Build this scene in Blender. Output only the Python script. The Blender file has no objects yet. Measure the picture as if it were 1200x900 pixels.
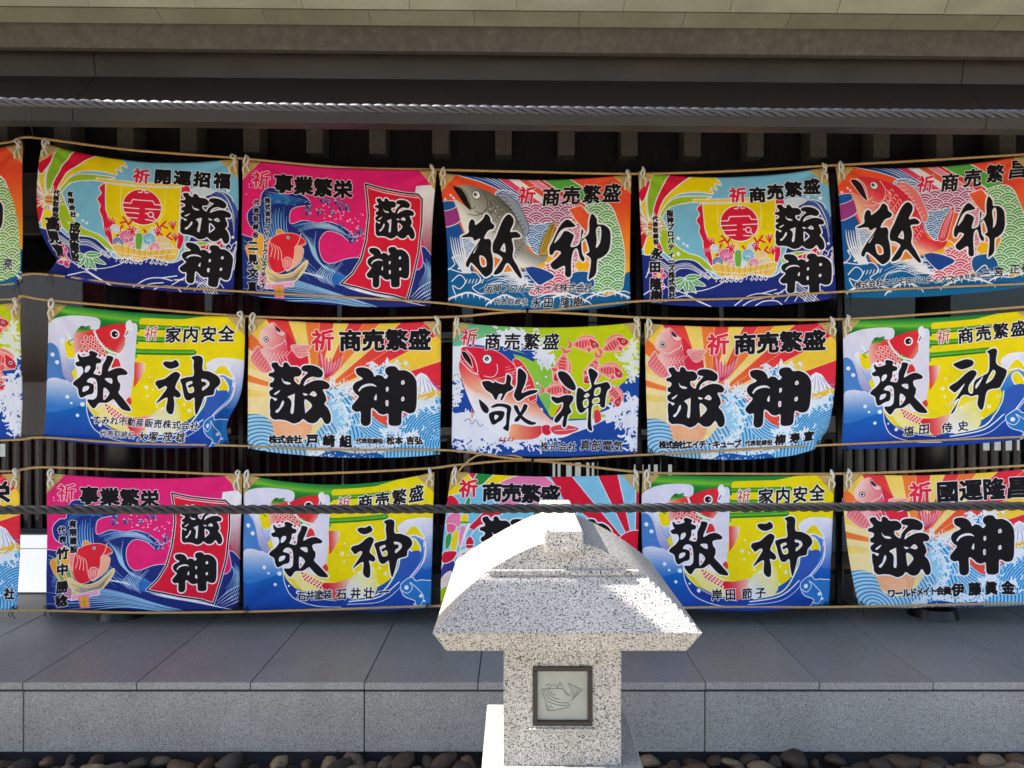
import bpy, bmesh, math, random
import numpy as np
from mathutils import Vector, Matrix
C = bpy.context.scene.collection
# ------------------------------------------------------------------ camera, sky, sun, exposure
FPX = 867.0; EYE = 1.6; VX, VY = 605.0, 441.0          # focal length and horizon measured in the 1200 px photograph
cam = bpy.data.cameras.new('camera'); camo = bpy.data.objects.new('camera', cam); C.objects.link(camo)
camo.location = (0, 0, EYE); camo.rotation_euler = (math.radians(90), 0, 0)
cam.sensor_width = 36; cam.lens = 36 * FPX / 1200
cam.shift_x = -5 / 1200; cam.shift_y = -9 / 1200
cam.clip_start = .02; cam.clip_end = 500
sc = bpy.context.scene; sc.camera = camo
sun_dir = Vector((-.735, .02, .67)).normalized()         # towards the sun: from the left, along the front of the hall
wd = bpy.data.worlds.new('World'); sc.world = wd; wd.use_nodes = True
nt = wd.node_tree; sky = nt.nodes.new('ShaderNodeTexSky'); sky.sky_type = 'NISHITA'; sky.sun_disc = False
sky.sun_elevation = math.asin(sun_dir.z); sky.sun_rotation = math.atan2(sun_dir.x, sun_dir.y)
sky.air_density = 1.0; sky.dust_density = 2.6; sky.ozone_density = 1.0
nt.links.new(sky.outputs[0], nt.nodes['Background'].inputs[0]); nt.nodes['Background'].inputs[1].default_value = .15
sl = bpy.data.lights.new('sun', 'SUN'); sl.energy = 5.0; sl.angle = math.radians(.5); sl.color = (1, .95, .88)
so = bpy.data.objects.new('sun', sl); C.objects.link(so); so.rotation_euler = sun_dir.to_track_quat('Z', 'Y').to_euler(); so.location = (-4, 2, 8)
sc.view_settings.view_transform = 'Standard'; sc.view_settings.look = 'None'; sc.view_settings.gamma = 1
sc.view_settings.exposure = 1.4
sc.cycles.max_bounces = 8; sc.cycles.diffuse_bounces = 5; sc.cycles.use_denoising = True

def at(px, py, D):
    """a point of the photograph brought to its measured distance D from the camera plane"""
    return Vector(((px - VX) / FPX * D, D, EYE - (py - VY) / FPX * D))
def tag(o, label=None, cat=None, group=None, kind=None):
    if label: o['label'] = label
    if cat: o['category'] = cat
    if group: o['group'] = group
    if kind: o['kind'] = kind
    return o
def empty(name, loc=(0, 0, 0)):
    o = bpy.data.objects.new(name, None); o.location = loc; C.objects.link(o); return o
def mesh(name, verts, faces, mat, parent=None, smooth=False, uvs=None):
    me = bpy.data.meshes.new(name); me.from_pydata([tuple(v) for v in verts], [], faces)
    if mat: me.materials.append(mat)
    if smooth: me.polygons.foreach_set('use_smooth', [True] * len(me.polygons))
    o = bpy.data.objects.new(name, me); C.objects.link(o)
    if parent: 
        o.parent = parent; o.matrix_parent_inverse = Matrix.Translation(-Vector(parent.location)) if parent.parent is None else Matrix.Identity(4)
    return o
def child(o, parent):
    o.parent = parent; return o
def box_data(x0, x1, y0, y1, z0, z1, bev=0., seg=1):
    bm = bmesh.new(); bmesh.ops.create_cube(bm, size=1)
    for v in bm.verts: v.co = Vector((x0 + (v.co.x + .5) * (x1 - x0), y0 + (v.co.y + .5) * (y1 - y0), z0 + (v.co.z + .5) * (z1 - z0)))
    if bev: bmesh.ops.bevel(bm, geom=bm.edges[:], offset=bev, segments=seg, affect='EDGES', profile=.5)
    return bm
def from_bm(name, bm, mat, parent=None, smooth=False):
    me = bpy.data.meshes.new(name); bmesh.ops.recalc_face_normals(bm, faces=bm.faces); bm.to_mesh(me); bm.free()
    if mat: me.materials.append(mat)
    if smooth: me.polygons.foreach_set('use_smooth', [True] * len(me.polygons))
    o = bpy.data.objects.new(name, me); C.objects.link(o)
    if parent: o.parent = parent
    return o
def box(name, x0, x1, y0, y1, z0, z1, mat, parent=None, bev=0.):
    """all parents stand at the origin unless moved, so coordinates are world ones less the parent's place"""
    p = world_loc(parent) if parent else Vector((0, 0, 0))
    return from_bm(name, box_data(x0 - p.x, x1 - p.x, y0 - p.y, y1 - p.y, z0 - p.z, z1 - p.z, bev), mat, parent)
def world_loc(o):
    v = Vector((0, 0, 0))
    while o: v += o.location; o = o.parent
    return v
def prism(name, prof, x0, x1, mat, parent=None, tilt=0., bev=0.):
    """profile of (y, z) points swept along x"""
    p = world_loc(parent) if parent else Vector((0, 0, 0)); bm = bmesh.new(); n = len(prof)
    A = [bm.verts.new((x0 - p.x, y - p.y, z - p.z - tilt * x0)) for y, z in prof]; B = [bm.verts.new((x1 - p.x, y - p.y, z - p.z - tilt * x1)) for y, z in prof]
    for i in range(n): bm.faces.new((A[i], A[(i + 1) % n], B[(i + 1) % n], B[i]))
    bm.faces.new(A[::-1]); bm.faces.new(B)
    bmesh.ops.recalc_face_normals(bm, faces=bm.faces)
    if bev: bmesh.ops.bevel(bm, geom=bm.edges[:], offset=bev, segments=1, affect='EDGES')
    return from_bm(name, bm, mat, parent)
def tube_verts(path, r, sides=6, r1=None):
    V, F = [], []; n = len(path); prev = None
    for i, p in enumerate(path):
        t = (path[min(i + 1, n - 1)] - path[max(i - 1, 0)]).normalized()
        if prev is None: a = t.orthogonal().normalized()
        else: a = (prev - t * prev.dot(t)).normalized()
        prev = a; b = t.cross(a)
        rr = r if r1 is None else r + (r1 - r) * i / (n - 1)
        for k in range(sides):
            th = 6.28319 * k / sides; V.append(p + (a * math.cos(th) + b * math.sin(th)) * rr)
    for i in range(n - 1):
        for k in range(sides): F.append((i * sides + k, i * sides + (k + 1) % sides, (i + 1) * sides + (k + 1) % sides, (i + 1) * sides + k))
    F.append(tuple(range(sides))[::-1]); F.append(tuple((n - 1) * sides + k for k in range(sides)))
    return V, F
def curve3(pts, step):
    """Catmull-Rom through 3-D points, resampled evenly"""
    P = [Vector(p) for p in pts]; out = []
    for i in range(len(P) - 1):
        a, b, c, d = P[max(i - 1, 0)], P[i], P[i + 1], P[min(i + 2, len(P) - 1)]
        n = max(2, int((c - b).length / step) + 1)
        for k in range(n):
            t = k / n; out.append(.5 * ((2 * b) + (c - a) * t + (2 * a - 5 * b + 4 * c - d) * t * t + (-a + 3 * b - 3 * c + d) * t ** 3))
    out.append(P[-1]); return out
def rope(name, pts, R, lead, mat, label, step=.006, seed=0, kind='rope', fuzz=0):
    """three laid strands, each its own part"""
    root = empty(name, pts[0]); tag(root, label, kind)
    rr = random.Random(seed)
    path = curve3(pts, step); o = Vector(pts[0]); L = 0; S = [0]
    for i in range(1, len(path)): L += (path[i] - path[i - 1]).length; S.append(L)
    for k in range(3):
        q = []
        for i, p in enumerate(path):
            t = (path[min(i + 1, len(path) - 1)] - path[max(i - 1, 0)]).normalized()
            up = Vector((0, 0, 1)); b = t.cross(up).normalized(); u = b.cross(t)
            ph = 6.28319 * (S[i] / lead + k / 3) ; w = R * .5 * (1 + .05 * math.sin(S[i] * 37 + k) + .04 * math.sin(S[i] * 91 + 2.3 * k + seed))
            q.append(p + (u * math.cos(ph) + b * math.sin(ph)) * w - o)
        V, F = tube_verts(q, R * .54, 6)
        s = mesh('strand', V, F, mat, None, True); s.parent = root
    if fuzz:
        V, F = [], []
        for _ in range(int(L * fuzz)):
            i = rr.randrange(1, len(path) - 1); d = Vector((rr.uniform(-1, 1), rr.uniform(-1, .3), rr.uniform(-1, 1))).normalized()
            a = path[i] + d * R * .8 - o; e = a + d * R * rr.uniform(.4, 1.3) + Vector((rr.uniform(-.012, .012), 0, rr.uniform(-.004, .004)))
            w = Vector((0, 0, .0004)); n = len(V); V += [a - w, a + w, e]; F.append((n, n + 1, n + 2))
        s = mesh('loose_fibres', V, F, mat); s.parent = root; s['kind'] = 'stuff'
    return root

# ------------------------------------------------------------------ materials
def mat(name, col, rough=.7, spec=.5, metal=0.):
    m = bpy.data.materials.new(name); m.use_nodes = True; b = m.node_tree.nodes['Principled BSDF']
    b.inputs['Base Color'].default_value = (*col, 1); b.inputs['Roughness'].default_value = rough; b.inputs['Metallic'].default_value = metal
    b.inputs['Specular IOR Level'].default_value = spec
    return m
def nodes(m): return m.node_tree.nodes, m.node_tree.links, m.node_tree.nodes['Principled BSDF']
def coords(m):
    N, L, b = nodes(m); g = N.new('ShaderNodeNewGeometry'); return g.outputs['Position']
def noise(m, scale, detail=3, rough=.6, vec=None, stretch=None):
    N, L, b = nodes(m); t = N.new('ShaderNodeTexNoise'); t.inputs['Scale'].default_value = scale; t.inputs['Detail'].default_value = detail; t.inputs['Roughness'].default_value = rough
    v = vec or coords(m)
    if stretch:
        mp = N.new('ShaderNodeMapping'); mp.inputs['Scale'].default_value = stretch; L.new(v, mp.inputs[0]); v = mp.outputs[0]
    L.new(v, t.inputs['Vector']); return t.outputs['Fac']
def ramp(m, fac, stops, interp='LINEAR'):
    N, L, b = nodes(m); r = N.new('ShaderNodeValToRGB'); r.color_ramp.interpolation = interp; e = r.color_ramp.elements
    while len(e) < len(stops): e.new(.5)
    for k, (p, c) in enumerate(stops): e[k].position = p; e[k].color = (*c, 1) if len(c) == 3 else c
    L.new(fac, r.inputs[0]); return r.outputs[0]
def mixc(m, fac, a, bb, mode='MIX'):
    N, L, b = nodes(m); x = N.new('ShaderNodeMix'); x.data_type = 'RGBA'; x.blend_type = mode
    for s, v in ((0, fac), (6, a), (7, bb)):
        if isinstance(v, (int, float)): x.inputs[s].default_value = v
        elif isinstance(v, tuple): x.inputs[s].default_value = (*v, 1)
        else: L.new(v, x.inputs[s])
    return x.outputs[2]
def bump(m, h, strength=.3, dist=.002):
    N, L, b = nodes(m); x = N.new('ShaderNodeBump'); x.inputs['Strength'].default_value = strength; x.inputs['Distance'].default_value = dist
    L.new(h, x.inputs['Height']); L.new(x.outputs[0], b.inputs['Normal'])
def granite(name, base, light, dark, scale, dthr=.36, lthr=.62, rough=.55, bumpy=.25):
    m = mat(name, base, rough, .4); N, L, b = nodes(m); v = coords(m)
    vo = N.new('ShaderNodeTexVoronoi'); vo.inputs['Scale'].default_value = scale; L.new(v, vo.inputs['Vector'])
    sep = N.new('ShaderNodeSeparateColor'); L.new(vo.outputs['Color'], sep.inputs[0])
    body = ramp(m, sep.outputs[0], [(0, tuple(x * .8 for x in base)), (lthr, base), (1, light)])
    n2 = noise(m, scale * .62, 2, .55)
    sp = ramp(m, n2, [(dthr - .03, (1, 1, 1)), (dthr + .02, (0, 0, 0))])
    c = mixc(m, sp, body, dark)
    n3 = noise(m, scale * .9, 2, .6, vec=None, stretch=(1.3, 1.1, .9)); sp3 = ramp(m, n3, [(dthr - .02, (1, 1, 1)), (dthr + .02, (0, 0, 0))])
    c = mixc(m, sp3, c, tuple(.5 * (a + d) for a, d in zip(base, dark)))
    big_ = noise(m, 2.5, 4); c = mixc(m, .35, c, ramp(m, big_, [(.3, (.78, .78, .78)), (.7, (1, 1, 1))]), 'MULTIPLY')
    oi = N.new('ShaderNodeObjectInfo'); c = mixc(m, .8, c, ramp(m, oi.outputs['Random'], [(0, (.84, .85, .86)), (1, (1, 1, .99))]), 'MULTIPLY')
    st = noise(m, 1.7, 5, .7, stretch=(1.6, 1, .5)); c = mixc(m, .5, c, ramp(m, st, [(.38, (.74, .73, .70)), (.55, (1, 1, 1))]), 'MULTIPLY')
    L.new(c, b.inputs['Base Color']); bump(m, n2, bumpy, .001)
    return m
M = {}
M['lantern'] = granite('pale_speckled_granite', (.56, .525, .475), (.69, .66, .62), (.045, .043, .042), 350, .43, .5, .6)
M['slab'] = granite('honed_grey_granite_paving', (.29, .285, .27), (.41, .405, .385), (.08, .08, .078), 420, .37, .6, .42, .12)
M['face'] = granite('grey_granite_facing', (.36, .35, .33), (.55, .54, .515), (.05, .05, .05), 420, .385, .6, .6, .3)
M['joint'] = mat('dark_mortar_joint', (.03, .03, .032), .9)
def copper():
    m = mat('weathered_copper', (.20, .22, .14), .5, .5, .15); N, L, b = nodes(m)
    n = noise(m, 3.5, 6, .65, stretch=(1, 1, 3)); c = ramp(m, n, [(.3, (.155, .155, .11)), (.55, (.20, .20, .145)), (.75, (.235, .24, .20))])
    oi = N.new('ShaderNodeObjectInfo'); c = mixc(m, .5, c, ramp(m, oi.outputs['Random'], [(0, (.72, .74, .72)), (1, (1.0, 1.0, .95))]), 'MULTIPLY')
    L.new(c, b.inputs['Base Color']); bump(m, n, .15, .003); return m
M['copper'] = copper()
def fascia():
    m = mat('dusty_brown_metal_fascia', (.1, .085, .07), .75, .3); N, L, b = nodes(m)
    n = noise(m, 26, 6, .75); n2 = noise(m, 2.5, 3, .5, stretch=(.5, 1, 2))
    c = ramp(m, n, [(.35, (.042, .037, .029)), (.6, (.064, .057, .046)), (.78, (.105, .098, .08))]); c = mixc(m, .5, c, ramp(m, n2, [(.3, (.65, .65, .65)), (.7, (1.1, 1.1, 1.1))]), 'MULTIPLY')
    L.new(c, b.inputs['Base Color']); bump(m, n, .2, .001); return m
M['fascia'] = fascia()
def darkmetal():
    m = mat('dark_bronze_sheet', (.03, .028, .026), .35, .28); N, L, b = nodes(m)
    n = noise(m, 1.8, 4, .5, stretch=(.6, 1, 1)); L.new(ramp(m, n, [(.3, (.009, .0075, .006)), (.7, (.026, .020, .015))]), b.inputs['Base Color'])
    L.new(ramp(m, noise(m, 5, 3), [(.3, (.3, .3, .3)), (.7, (.5, .5, .5))]), b.inputs['Roughness']); return m
M['bronze'] = darkmetal()
def darkwood(name, a, b_, sc=(1, 12, 12), rough=.55):
    m = mat(name, a, rough, .35); N, L, b = nodes(m); n = noise(m, 6, 5, .6, stretch=sc)
    L.new(ramp(m, n, [(.3, a), (.7, b_)]), b.inputs['Base Color']); bump(m, n, .2, .001); return m
M['rafter'] = darkwood('dark_stained_rafter', (.038, .034, .030), (.066, .058, .05), (12, 1, 12))
M['slope'] = darkwood('dark_brown_eave_board', (.013, .009, .006), (.022, .015, .010), (12, 1, 12))
M['black'] = darkwood('black_lacquered_timber', (.006, .006, .007), (.014, .012, .012), (12, 12, 1.5), .35)
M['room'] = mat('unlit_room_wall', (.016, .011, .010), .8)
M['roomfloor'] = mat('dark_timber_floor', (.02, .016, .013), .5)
def glassm():
    m = mat('dark_tinted_glass', (.01, .011, .012), .04, .5); N, L, b = nodes(m); b.inputs['Transmission Weight'].default_value = 0
    gl = N.new('ShaderNodeBsdfGlossy'); gl.inputs['Roughness'].default_value = .02; gl.inputs['Color'].default_value = (.8, .85, .9, 1)
    tr = N.new('ShaderNodeBsdfTransparent'); tr.inputs[0].default_value = (.75, .78, .8, 1); fr = N.new('ShaderNodeFresnel'); fr.inputs[0].default_value = 1.33
    mx = N.new('ShaderNodeMixShader'); L.new(fr.outputs[0], mx.inputs[0]); L.new(tr.outputs[0], mx.inputs[1]); L.new(gl.outputs[0], mx.inputs[2])
    L.new(mx.outputs[0], N['Material Output'].inputs[0]); return m
M['glass'] = glassm()
def lit(name, col, s):
    m = mat(name, col, .9); N, L, b = nodes(m); b.inputs['Emission Color'].default_value = (*col, 1); b.inputs['Emission Strength'].default_value = s; return m
M['daylight'] = lit('daylit_far_window', (.95, .95, .88), .26)
M['added_glow'] = lit('added_glow_panel', (.95, .97, 1.0), .30)  # glow added for the bright patch behind the leftmost gap
def straw():
    m = mat('straw_rope_fibre', (.42, .27, .12), .85, .2); N, L, b = nodes(m); n = noise(m, 160, 3, .7)
    L.new(ramp(m, n, [(.3, (.34, .20, .07)), (.6, (.58, .37, .16)), (.8, (.72, .52, .26))]), b.inputs['Base Color']); bump(m, n, .5, .001); return m
M['straw'] = straw()
def blackrope(name='black_synthetic_rope', f=1., rough=.5, spec=.35):
    m = mat(name, (.02, .021, .024), rough, spec); N, L, b = nodes(m); n = noise(m, 420, 3, .8)
    L.new(ramp(m, n, [(.35, (.006 * f, .006 * f, .007 * f)), (.65, (.018 * f, .018 * f, .021 * f)), (.85, (.05 * f, .05 * f, .056 * f))]), b.inputs['Base Color']); bump(m, n, .6, .0012); return m
M['blackrope'] = blackrope(); M['sunlitrope'] = blackrope('sunlit_black_rope', 1.9, .4, .6)  # lighter copy for the upper rope, its sunlit strands put into the colour
M['cord'] = mat('white_cotton_cord', (.70, .68, .60), .85, .2)
M['string'] = mat('black_string', (.012, .012, .013), .8, .2)
def patchm():
    m = mat('tan_canvas_corner', (.46, .33, .14), .85, .2); N, L, b = nodes(m); n = noise(m, 500, 2, .7)
    L.new(ramp(m, n, [(.3, (.44, .29, .085)), (.7, (.60, .42, .15))]), b.inputs['Base Color']); bump(m, n, .4, .0006); return m
M['patch'] = patchm()
# ------------------------------------------------------------------ flat prints of the banners (painted in memory)
CW, CH = 1000, 690
_dg = None
_glyphs = {}

def glyph(ch):
    if ch not in _glyphs:
        cu = bpy.data.curves.new('glyph_source', 'FONT'); cu.body = ch
        o = bpy.data.objects.new('glyph_source', cu); C.objects.link(o)
        dg = bpy.context.evaluated_depsgraph_get()
        c2 = o.evaluated_get(dg).to_curve(dg)
        out = []
        for s in c2.splines:
            pts = []
            bp = s.bezier_points
            n = len(bp)
            for i in range(n):
                a, b = bp[i], bp[(i + 1) % n]
                p0, p1, p2, p3 = (np.array(v[:2]) for v in (a.co, a.handle_right, b.handle_left, b.co))
                straight = np.abs((p1 - p0)[0] * (p3 - p0)[1] - (p1 - p0)[1] * (p3 - p0)[0]) < 1e-6
                for t in ((0,) if straight else (0, .25, .5, .75)):
                    pts.append(p0 * (1 - t) ** 3 + 3 * p1 * t * (1 - t) ** 2 + 3 * p2 * t * t * (1 - t) + p3 * t ** 3)
            if len(pts) > 2:
                out.append(np.array(pts))
        o.to_curve_clear() if hasattr(o, 'to_curve_clear') else None
        bpy.data.objects.remove(o)
        bpy.data.curves.remove(cu)
        _glyphs[ch] = out
    return _glyphs[ch]

def spl(pts, closed=True, n=6):
    """Catmull-Rom through pts"""
    p = np.array(pts, float); m = len(p); out = []
    rng = range(m) if closed else range(m - 1)
    for i in rng:
        if closed:
            a, b, c, d = p[i - 1], p[i], p[(i + 1) % m], p[(i + 2) % m]
        else:
            a, b, c, d = p[max(i - 1, 0)], p[i], p[i + 1], p[min(i + 2, m - 1)]
        for k in range(n):
            t = k / n
            out.append(.5 * ((2 * b) + (c - a) * t + (2 * a - 5 * b + 4 * c - d) * t * t + (-a + 3 * b - 3 * c + d) * t ** 3))
    if not closed:
        out.append(p[-1])
    return np.array(out)

class Canvas:
    def __init__(s, quad, ts=0, bs=0, bg=(255, 255, 255)):
        s.q = [np.array(v, float) for v in quad]      # TL TR BR BL in tracing units
        s.ts, s.bs = ts, bs
        s.img = np.empty((CH, CW, 3), np.float32); s.img[:] = bg
        s.k = CW / np.linalg.norm(s.q[1] - s.q[0])
        s.yy, s.xx = np.mgrid[0:CH, 0:CW].astype(np.float32) + .5
    def copy(s):
        c = Canvas.__new__(Canvas); c.__dict__.update(s.__dict__); c.img = s.img.copy(); return c
    def S(s, u, v):
        tl, tr, br, bl = s.q
        u = u[:, None]; v = v[:, None]
        p = (tl * (1 - u) + tr * u) * (1 - v) + (bl * (1 - u) + br * u) * v
        b = 4 * u * (1 - u)
        p[:, 1:2] += s.ts * b * (1 - v) + s.bs * b * v
        return p
    def T(s, pts):
        p = np.atleast_2d(np.array(pts, float))
        tl, tr, br, bl = s.q
        u = (p[:, 0] - tl[0]) / (tr[0] - tl[0]); v = (p[:, 1] - tl[1]) / (bl[1] - tl[1])
        for _ in range(8):
            e = .001
            f = s.S(u, v); fu = (s.S(u + e, v) - f) / e; fv = (s.S(u, v + e) - f) / e
            r = p - f
            det = fu[:, 0] * fv[:, 1] - fu[:, 1] * fv[:, 0]
            u = u + (r[:, 0] * fv[:, 1] - r[:, 1] * fv[:, 0]) / det
            v = v + (fu[:, 0] * r[:, 1] - fu[:, 1] * r[:, 0]) / det
            u = np.clip(u, -.6, 1.6); v = np.clip(v, -.6, 1.6)
        return np.stack([u * CW, v * CH], 1)
    def raster(s, contours):
        """antialiased non-zero coverage; contours in canvas pixels"""
        SS = 3
        X0, Y0, X1, Y1 = [], [], [], []
        for c in contours:
            d = np.roll(c, -1, 0)
            X0.append(c[:, 0]); Y0.append(c[:, 1]); X1.append(d[:, 0]); Y1.append(d[:, 1])
        x0, y0, x1, y1 = map(np.concatenate, (X0, Y0, X1, Y1))
        sg = np.where(y1 > y0, 1., -1.)
        ya, yb = np.minimum(y0, y1), np.maximum(y0, y1)
        j0 = np.clip(np.ceil(ya * SS - .5), 0, CH * SS).astype(int); j1 = np.clip(np.ceil(yb * SS - .5), 0, CH * SS).astype(int)
        cnt = j1 - j0
        ok = cnt > 0
        if not ok.any(): return np.zeros((CH, CW), np.float32)
        x0, y0, x1, y1, sg, j0, cnt = (a[ok] for a in (x0, y0, x1, y1, sg, j0, cnt))
        e = np.repeat(np.arange(len(cnt)), cnt)
        j = j0[e] + np.arange(len(e)) - np.repeat(np.cumsum(cnt) - cnt, cnt)
        yc = (j + .5) / SS
        x = np.clip(x0[e] + (yc - y0[e]) * (x1[e] - x0[e]) / (y1[e] - y0[e]), 0, CW)
        i = np.floor(x).astype(int); f = x - i
        row = j // SS
        ra, rb = row.min(), row.max() + 1
        idx = (row - ra) * (CW + 2) + i
        n = (rb - ra) * (CW + 2)
        buf = np.bincount(idx, sg[e] * (1 - f), n) + np.bincount(idx + 1, sg[e] * f, n + 2)[:n]
        m = np.abs(np.cumsum(buf.reshape(rb - ra, CW + 2), 1)[:, :CW]) / SS
        out = np.zeros((CH, CW), np.float32); out[ra:rb] = np.minimum(m, 1)
        return out
    def mask(s, pts, smooth=True, n=5):
        p = spl(pts, True, n) if smooth else np.array(pts, float)
        return s.raster([s.T(p)])
    def comp(s, m, col):
        ys = np.flatnonzero(m.any(1))
        if not len(ys): return
        a, b = ys[0], ys[-1] + 1
        col = np.asarray(col, np.float32)
        cc = col if col.ndim == 1 else col[a:b]
        mm = m[a:b, :, None]
        s.img[a:b] = s.img[a:b] * (1 - mm) + cc * mm
    def fill(s, pts, col, smooth=True, edge=None, ew=3.):
        m = s.mask(pts, smooth)
        s.comp(m, col)
        if edge is not None:
            p = spl(pts, True, 6) if smooth else np.array(pts, float)
            s.line(list(p) + [p[0]], edge, ew, smooth=False)
        return m
    def grad(s, p0, c0, p1, c1, *more):
        """linear gradient colour field between tracing points; more = (t, colour) stops replace the two ends"""
        a, b = s.T([p0])[0], s.T([p1])[0]
        d = b - a; L = (d ** 2).sum()
        t = ((s.xx - a[0]) * d[0] + (s.yy - a[1]) * d[1]) / L
        st = [(0, c0)] + list(more) + [(1, c1)]
        ts = [q[0] for q in st]
        return np.stack([np.interp(t, ts, [q[1][k] for q in st]) for k in range(3)], 2).astype(np.float32)
    def lmask(s, pts, w, smooth=True, taper=(1, 1), closed=False):
        p = spl(pts, closed, 6) if smooth else np.array(pts, float)
        p = s.T(p); n = len(p)
        t = np.linspace(0, 1, n)
        r = np.maximum(w * s.k * .5 * np.interp(t, [0, .5, 1], [taper[0], 1, taper[1]]), .35)
        m = np.zeros((CH, CW), np.float32)
        for i in range(n - 1):
            a, b = p[i], p[i + 1]; R = max(r[i], r[i + 1]) + 1.5
            x0, x1 = int(max(min(a[0], b[0]) - R, 0)), int(min(max(a[0], b[0]) + R + 1, CW))
            y0, y1 = int(max(min(a[1], b[1]) - R, 0)), int(min(max(a[1], b[1]) + R + 1, CH))
            if x1 <= x0 or y1 <= y0: continue
            X = s.xx[y0:y1, x0:x1] - a[0]; Y = s.yy[y0:y1, x0:x1] - a[1]
            dx, dy = b - a; L = dx * dx + dy * dy + 1e-9
            q = np.clip((X * dx + Y * dy) / L, 0, 1)
            d = np.hypot(X - q * dx, Y - q * dy)
            v = np.clip(r[i] + (r[i + 1] - r[i]) * q - d + .5, 0, 1)
            np.maximum(m[y0:y1, x0:x1], v, out=m[y0:y1, x0:x1])
        return m
    def line(s, pts, col, w=4., smooth=True, taper=(1, 1), closed=False):
        s.comp(s.lmask(pts, w, smooth, taper, closed), col)
    def lines(s, many, col, w=4., taper=(1, 1), smooth=True):
        m = np.zeros((CH, CW), np.float32)
        for q in many: np.maximum(m, s.lmask(q, w, smooth, taper), out=m)
        s.comp(m, col)
    def flow(s, A, B, n, col, w=3., taper=(.3, .3), trim=.25, seed=0, clip=None):
        A, B = spl(A, False, 4), spl(B, False, 4)
        rr = random.Random(seed)
        t = np.linspace(0, 1, 12)
        ra = lambda P: np.stack([np.interp(t, np.linspace(0, 1, len(P)), P[:, k]) for k in (0, 1)], 1)
        A, B = ra(A), ra(B)
        m = np.zeros((CH, CW), np.float32)
        for i in range(n):
            f = (i + .5) / n
            P = A * (1 - f) + B * f
            a = int(rr.random() * trim * 12); b = 12 - int(rr.random() * trim * 12)
            if b - a > 2: np.maximum(m, s.lmask(P[a:b], w * rr.uniform(.7, 1.3), True, taper), out=m)
        if clip is not None: m = m * clip
        s.comp(m, col)
    def disc(s, x, y, r, col, ring=None, rw=2.):
        cx, cy = s.T([(x, y)])[0]; R = r * s.k
        d = np.hypot(s.xx - cx, s.yy - cy)
        s.comp(np.clip(R - d + .5, 0, 1), col)
        if ring is not None: s.comp(np.clip(rw * s.k * .5 - np.abs(d - R) + .5, 0, 1), ring)
    def dots(s, pts, col, r=(2, 5), seed=1):
        rr = random.Random(seed)
        m = np.zeros((CH, CW), np.float32)
        for (cx, cy) in s.T(pts):
            R = rr.uniform(*r) * s.k
            x0, x1, y0, y1 = int(max(cx - R - 2, 0)), int(min(cx + R + 2, CW)), int(max(cy - R - 2, 0)), int(min(cy + R + 2, CH))
            if x1 <= x0 or y1 <= y0: continue
            d = np.hypot(s.xx[y0:y1, x0:x1] - cx, s.yy[y0:y1, x0:x1] - cy)
            m[y0:y1, x0:x1] = np.maximum(m[y0:y1, x0:x1], np.clip(R - d + .5, 0, 1))
        s.comp(m, col)
    def spray(s, path, spread, n, col, r=(2, 5), seed=1):
        rr = random.Random(seed); P = spl(path, False, 8)
        pts = []
        for _ in range(n):
            q = P[rr.randrange(len(P))]
            pts.append((q[0] + rr.gauss(0, spread), q[1] + rr.gauss(0, spread)))
        s.dots(pts, col, r, seed)
    def foam(s, path, spread, n, col, w=5., seed=1, size=26, clip=None):
        """branching coral-like foam: short crooked strokes with round ends"""
        rr = random.Random(seed); P = spl(path, False, 8)
        m = np.zeros((CH, CW), np.float32)
        for _ in range(n):
            q = P[rr.randrange(len(P))]
            x, y = q[0] + rr.gauss(0, spread), q[1] + rr.gauss(0, spread)
            a = rr.uniform(0, 6.28); pts = [(x, y)]
            for k in range(3):
                a += rr.uniform(-1.1, 1.1); L = size * rr.uniform(.3, .6)
                x += math.cos(a) * L; y += math.sin(a) * L; pts.append((x, y))
            np.maximum(m, s.lmask(pts, w * rr.uniform(.7, 1.5), False, (1, .8)), out=m)
        if clip is not None: m = m * clip
        s.comp(m, col)
    def seigaiha(s, m, base, ln, R=30, rings=4, duty=.5):
        R = R * s.k
        X, Y = s.xx, s.yy
        best = np.full(X.shape, np.nan, np.float32)
        j0 = np.floor(Y / (R * .5))
        for dj in range(0, 4):                    # later (lower) rows cover the upper ones
            j = j0 + dj
            ox = np.where(j.astype(int) % 2 == 0, 0, R)
            cx = np.round((X - ox) / (2 * R)) * 2 * R + ox
            cy = j * R * .5 + R * .5
            d = np.hypot(X - cx, Y - cy) / R
            best = np.where(d < 1, d, best)
        f = np.modf(np.nan_to_num(best, nan=.99) * rings)[0]
        w = np.clip((f - (1 - duty)) * R / rings + .5, 0, 1) * np.clip((1 - f) * R / rings + .5, 0, 1)
        col = np.asarray(base, np.float32) * (1 - w[..., None]) + np.asarray(ln, np.float32) * w[..., None]
        s.comp(m, col)
    def ripples(s, m, centre, spacing, ln, duty=.4, ax=1., ay=1., wob=0.):
        cx, cy = s.T([centre])[0]; sp = spacing * s.k
        th = np.arctan2(s.yy - cy, s.xx - cx)
        d = np.hypot((s.xx - cx) / ax, (s.yy - cy) / ay) + wob * s.k * np.sin(th * 5)
        f = np.modf(d / sp)[0]
        w = np.clip((duty - np.abs(f - .5) * 2 * 1) * sp * .5 + .5, 0, 1) if True else 0
        s.comp(m * w, ln)
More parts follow.
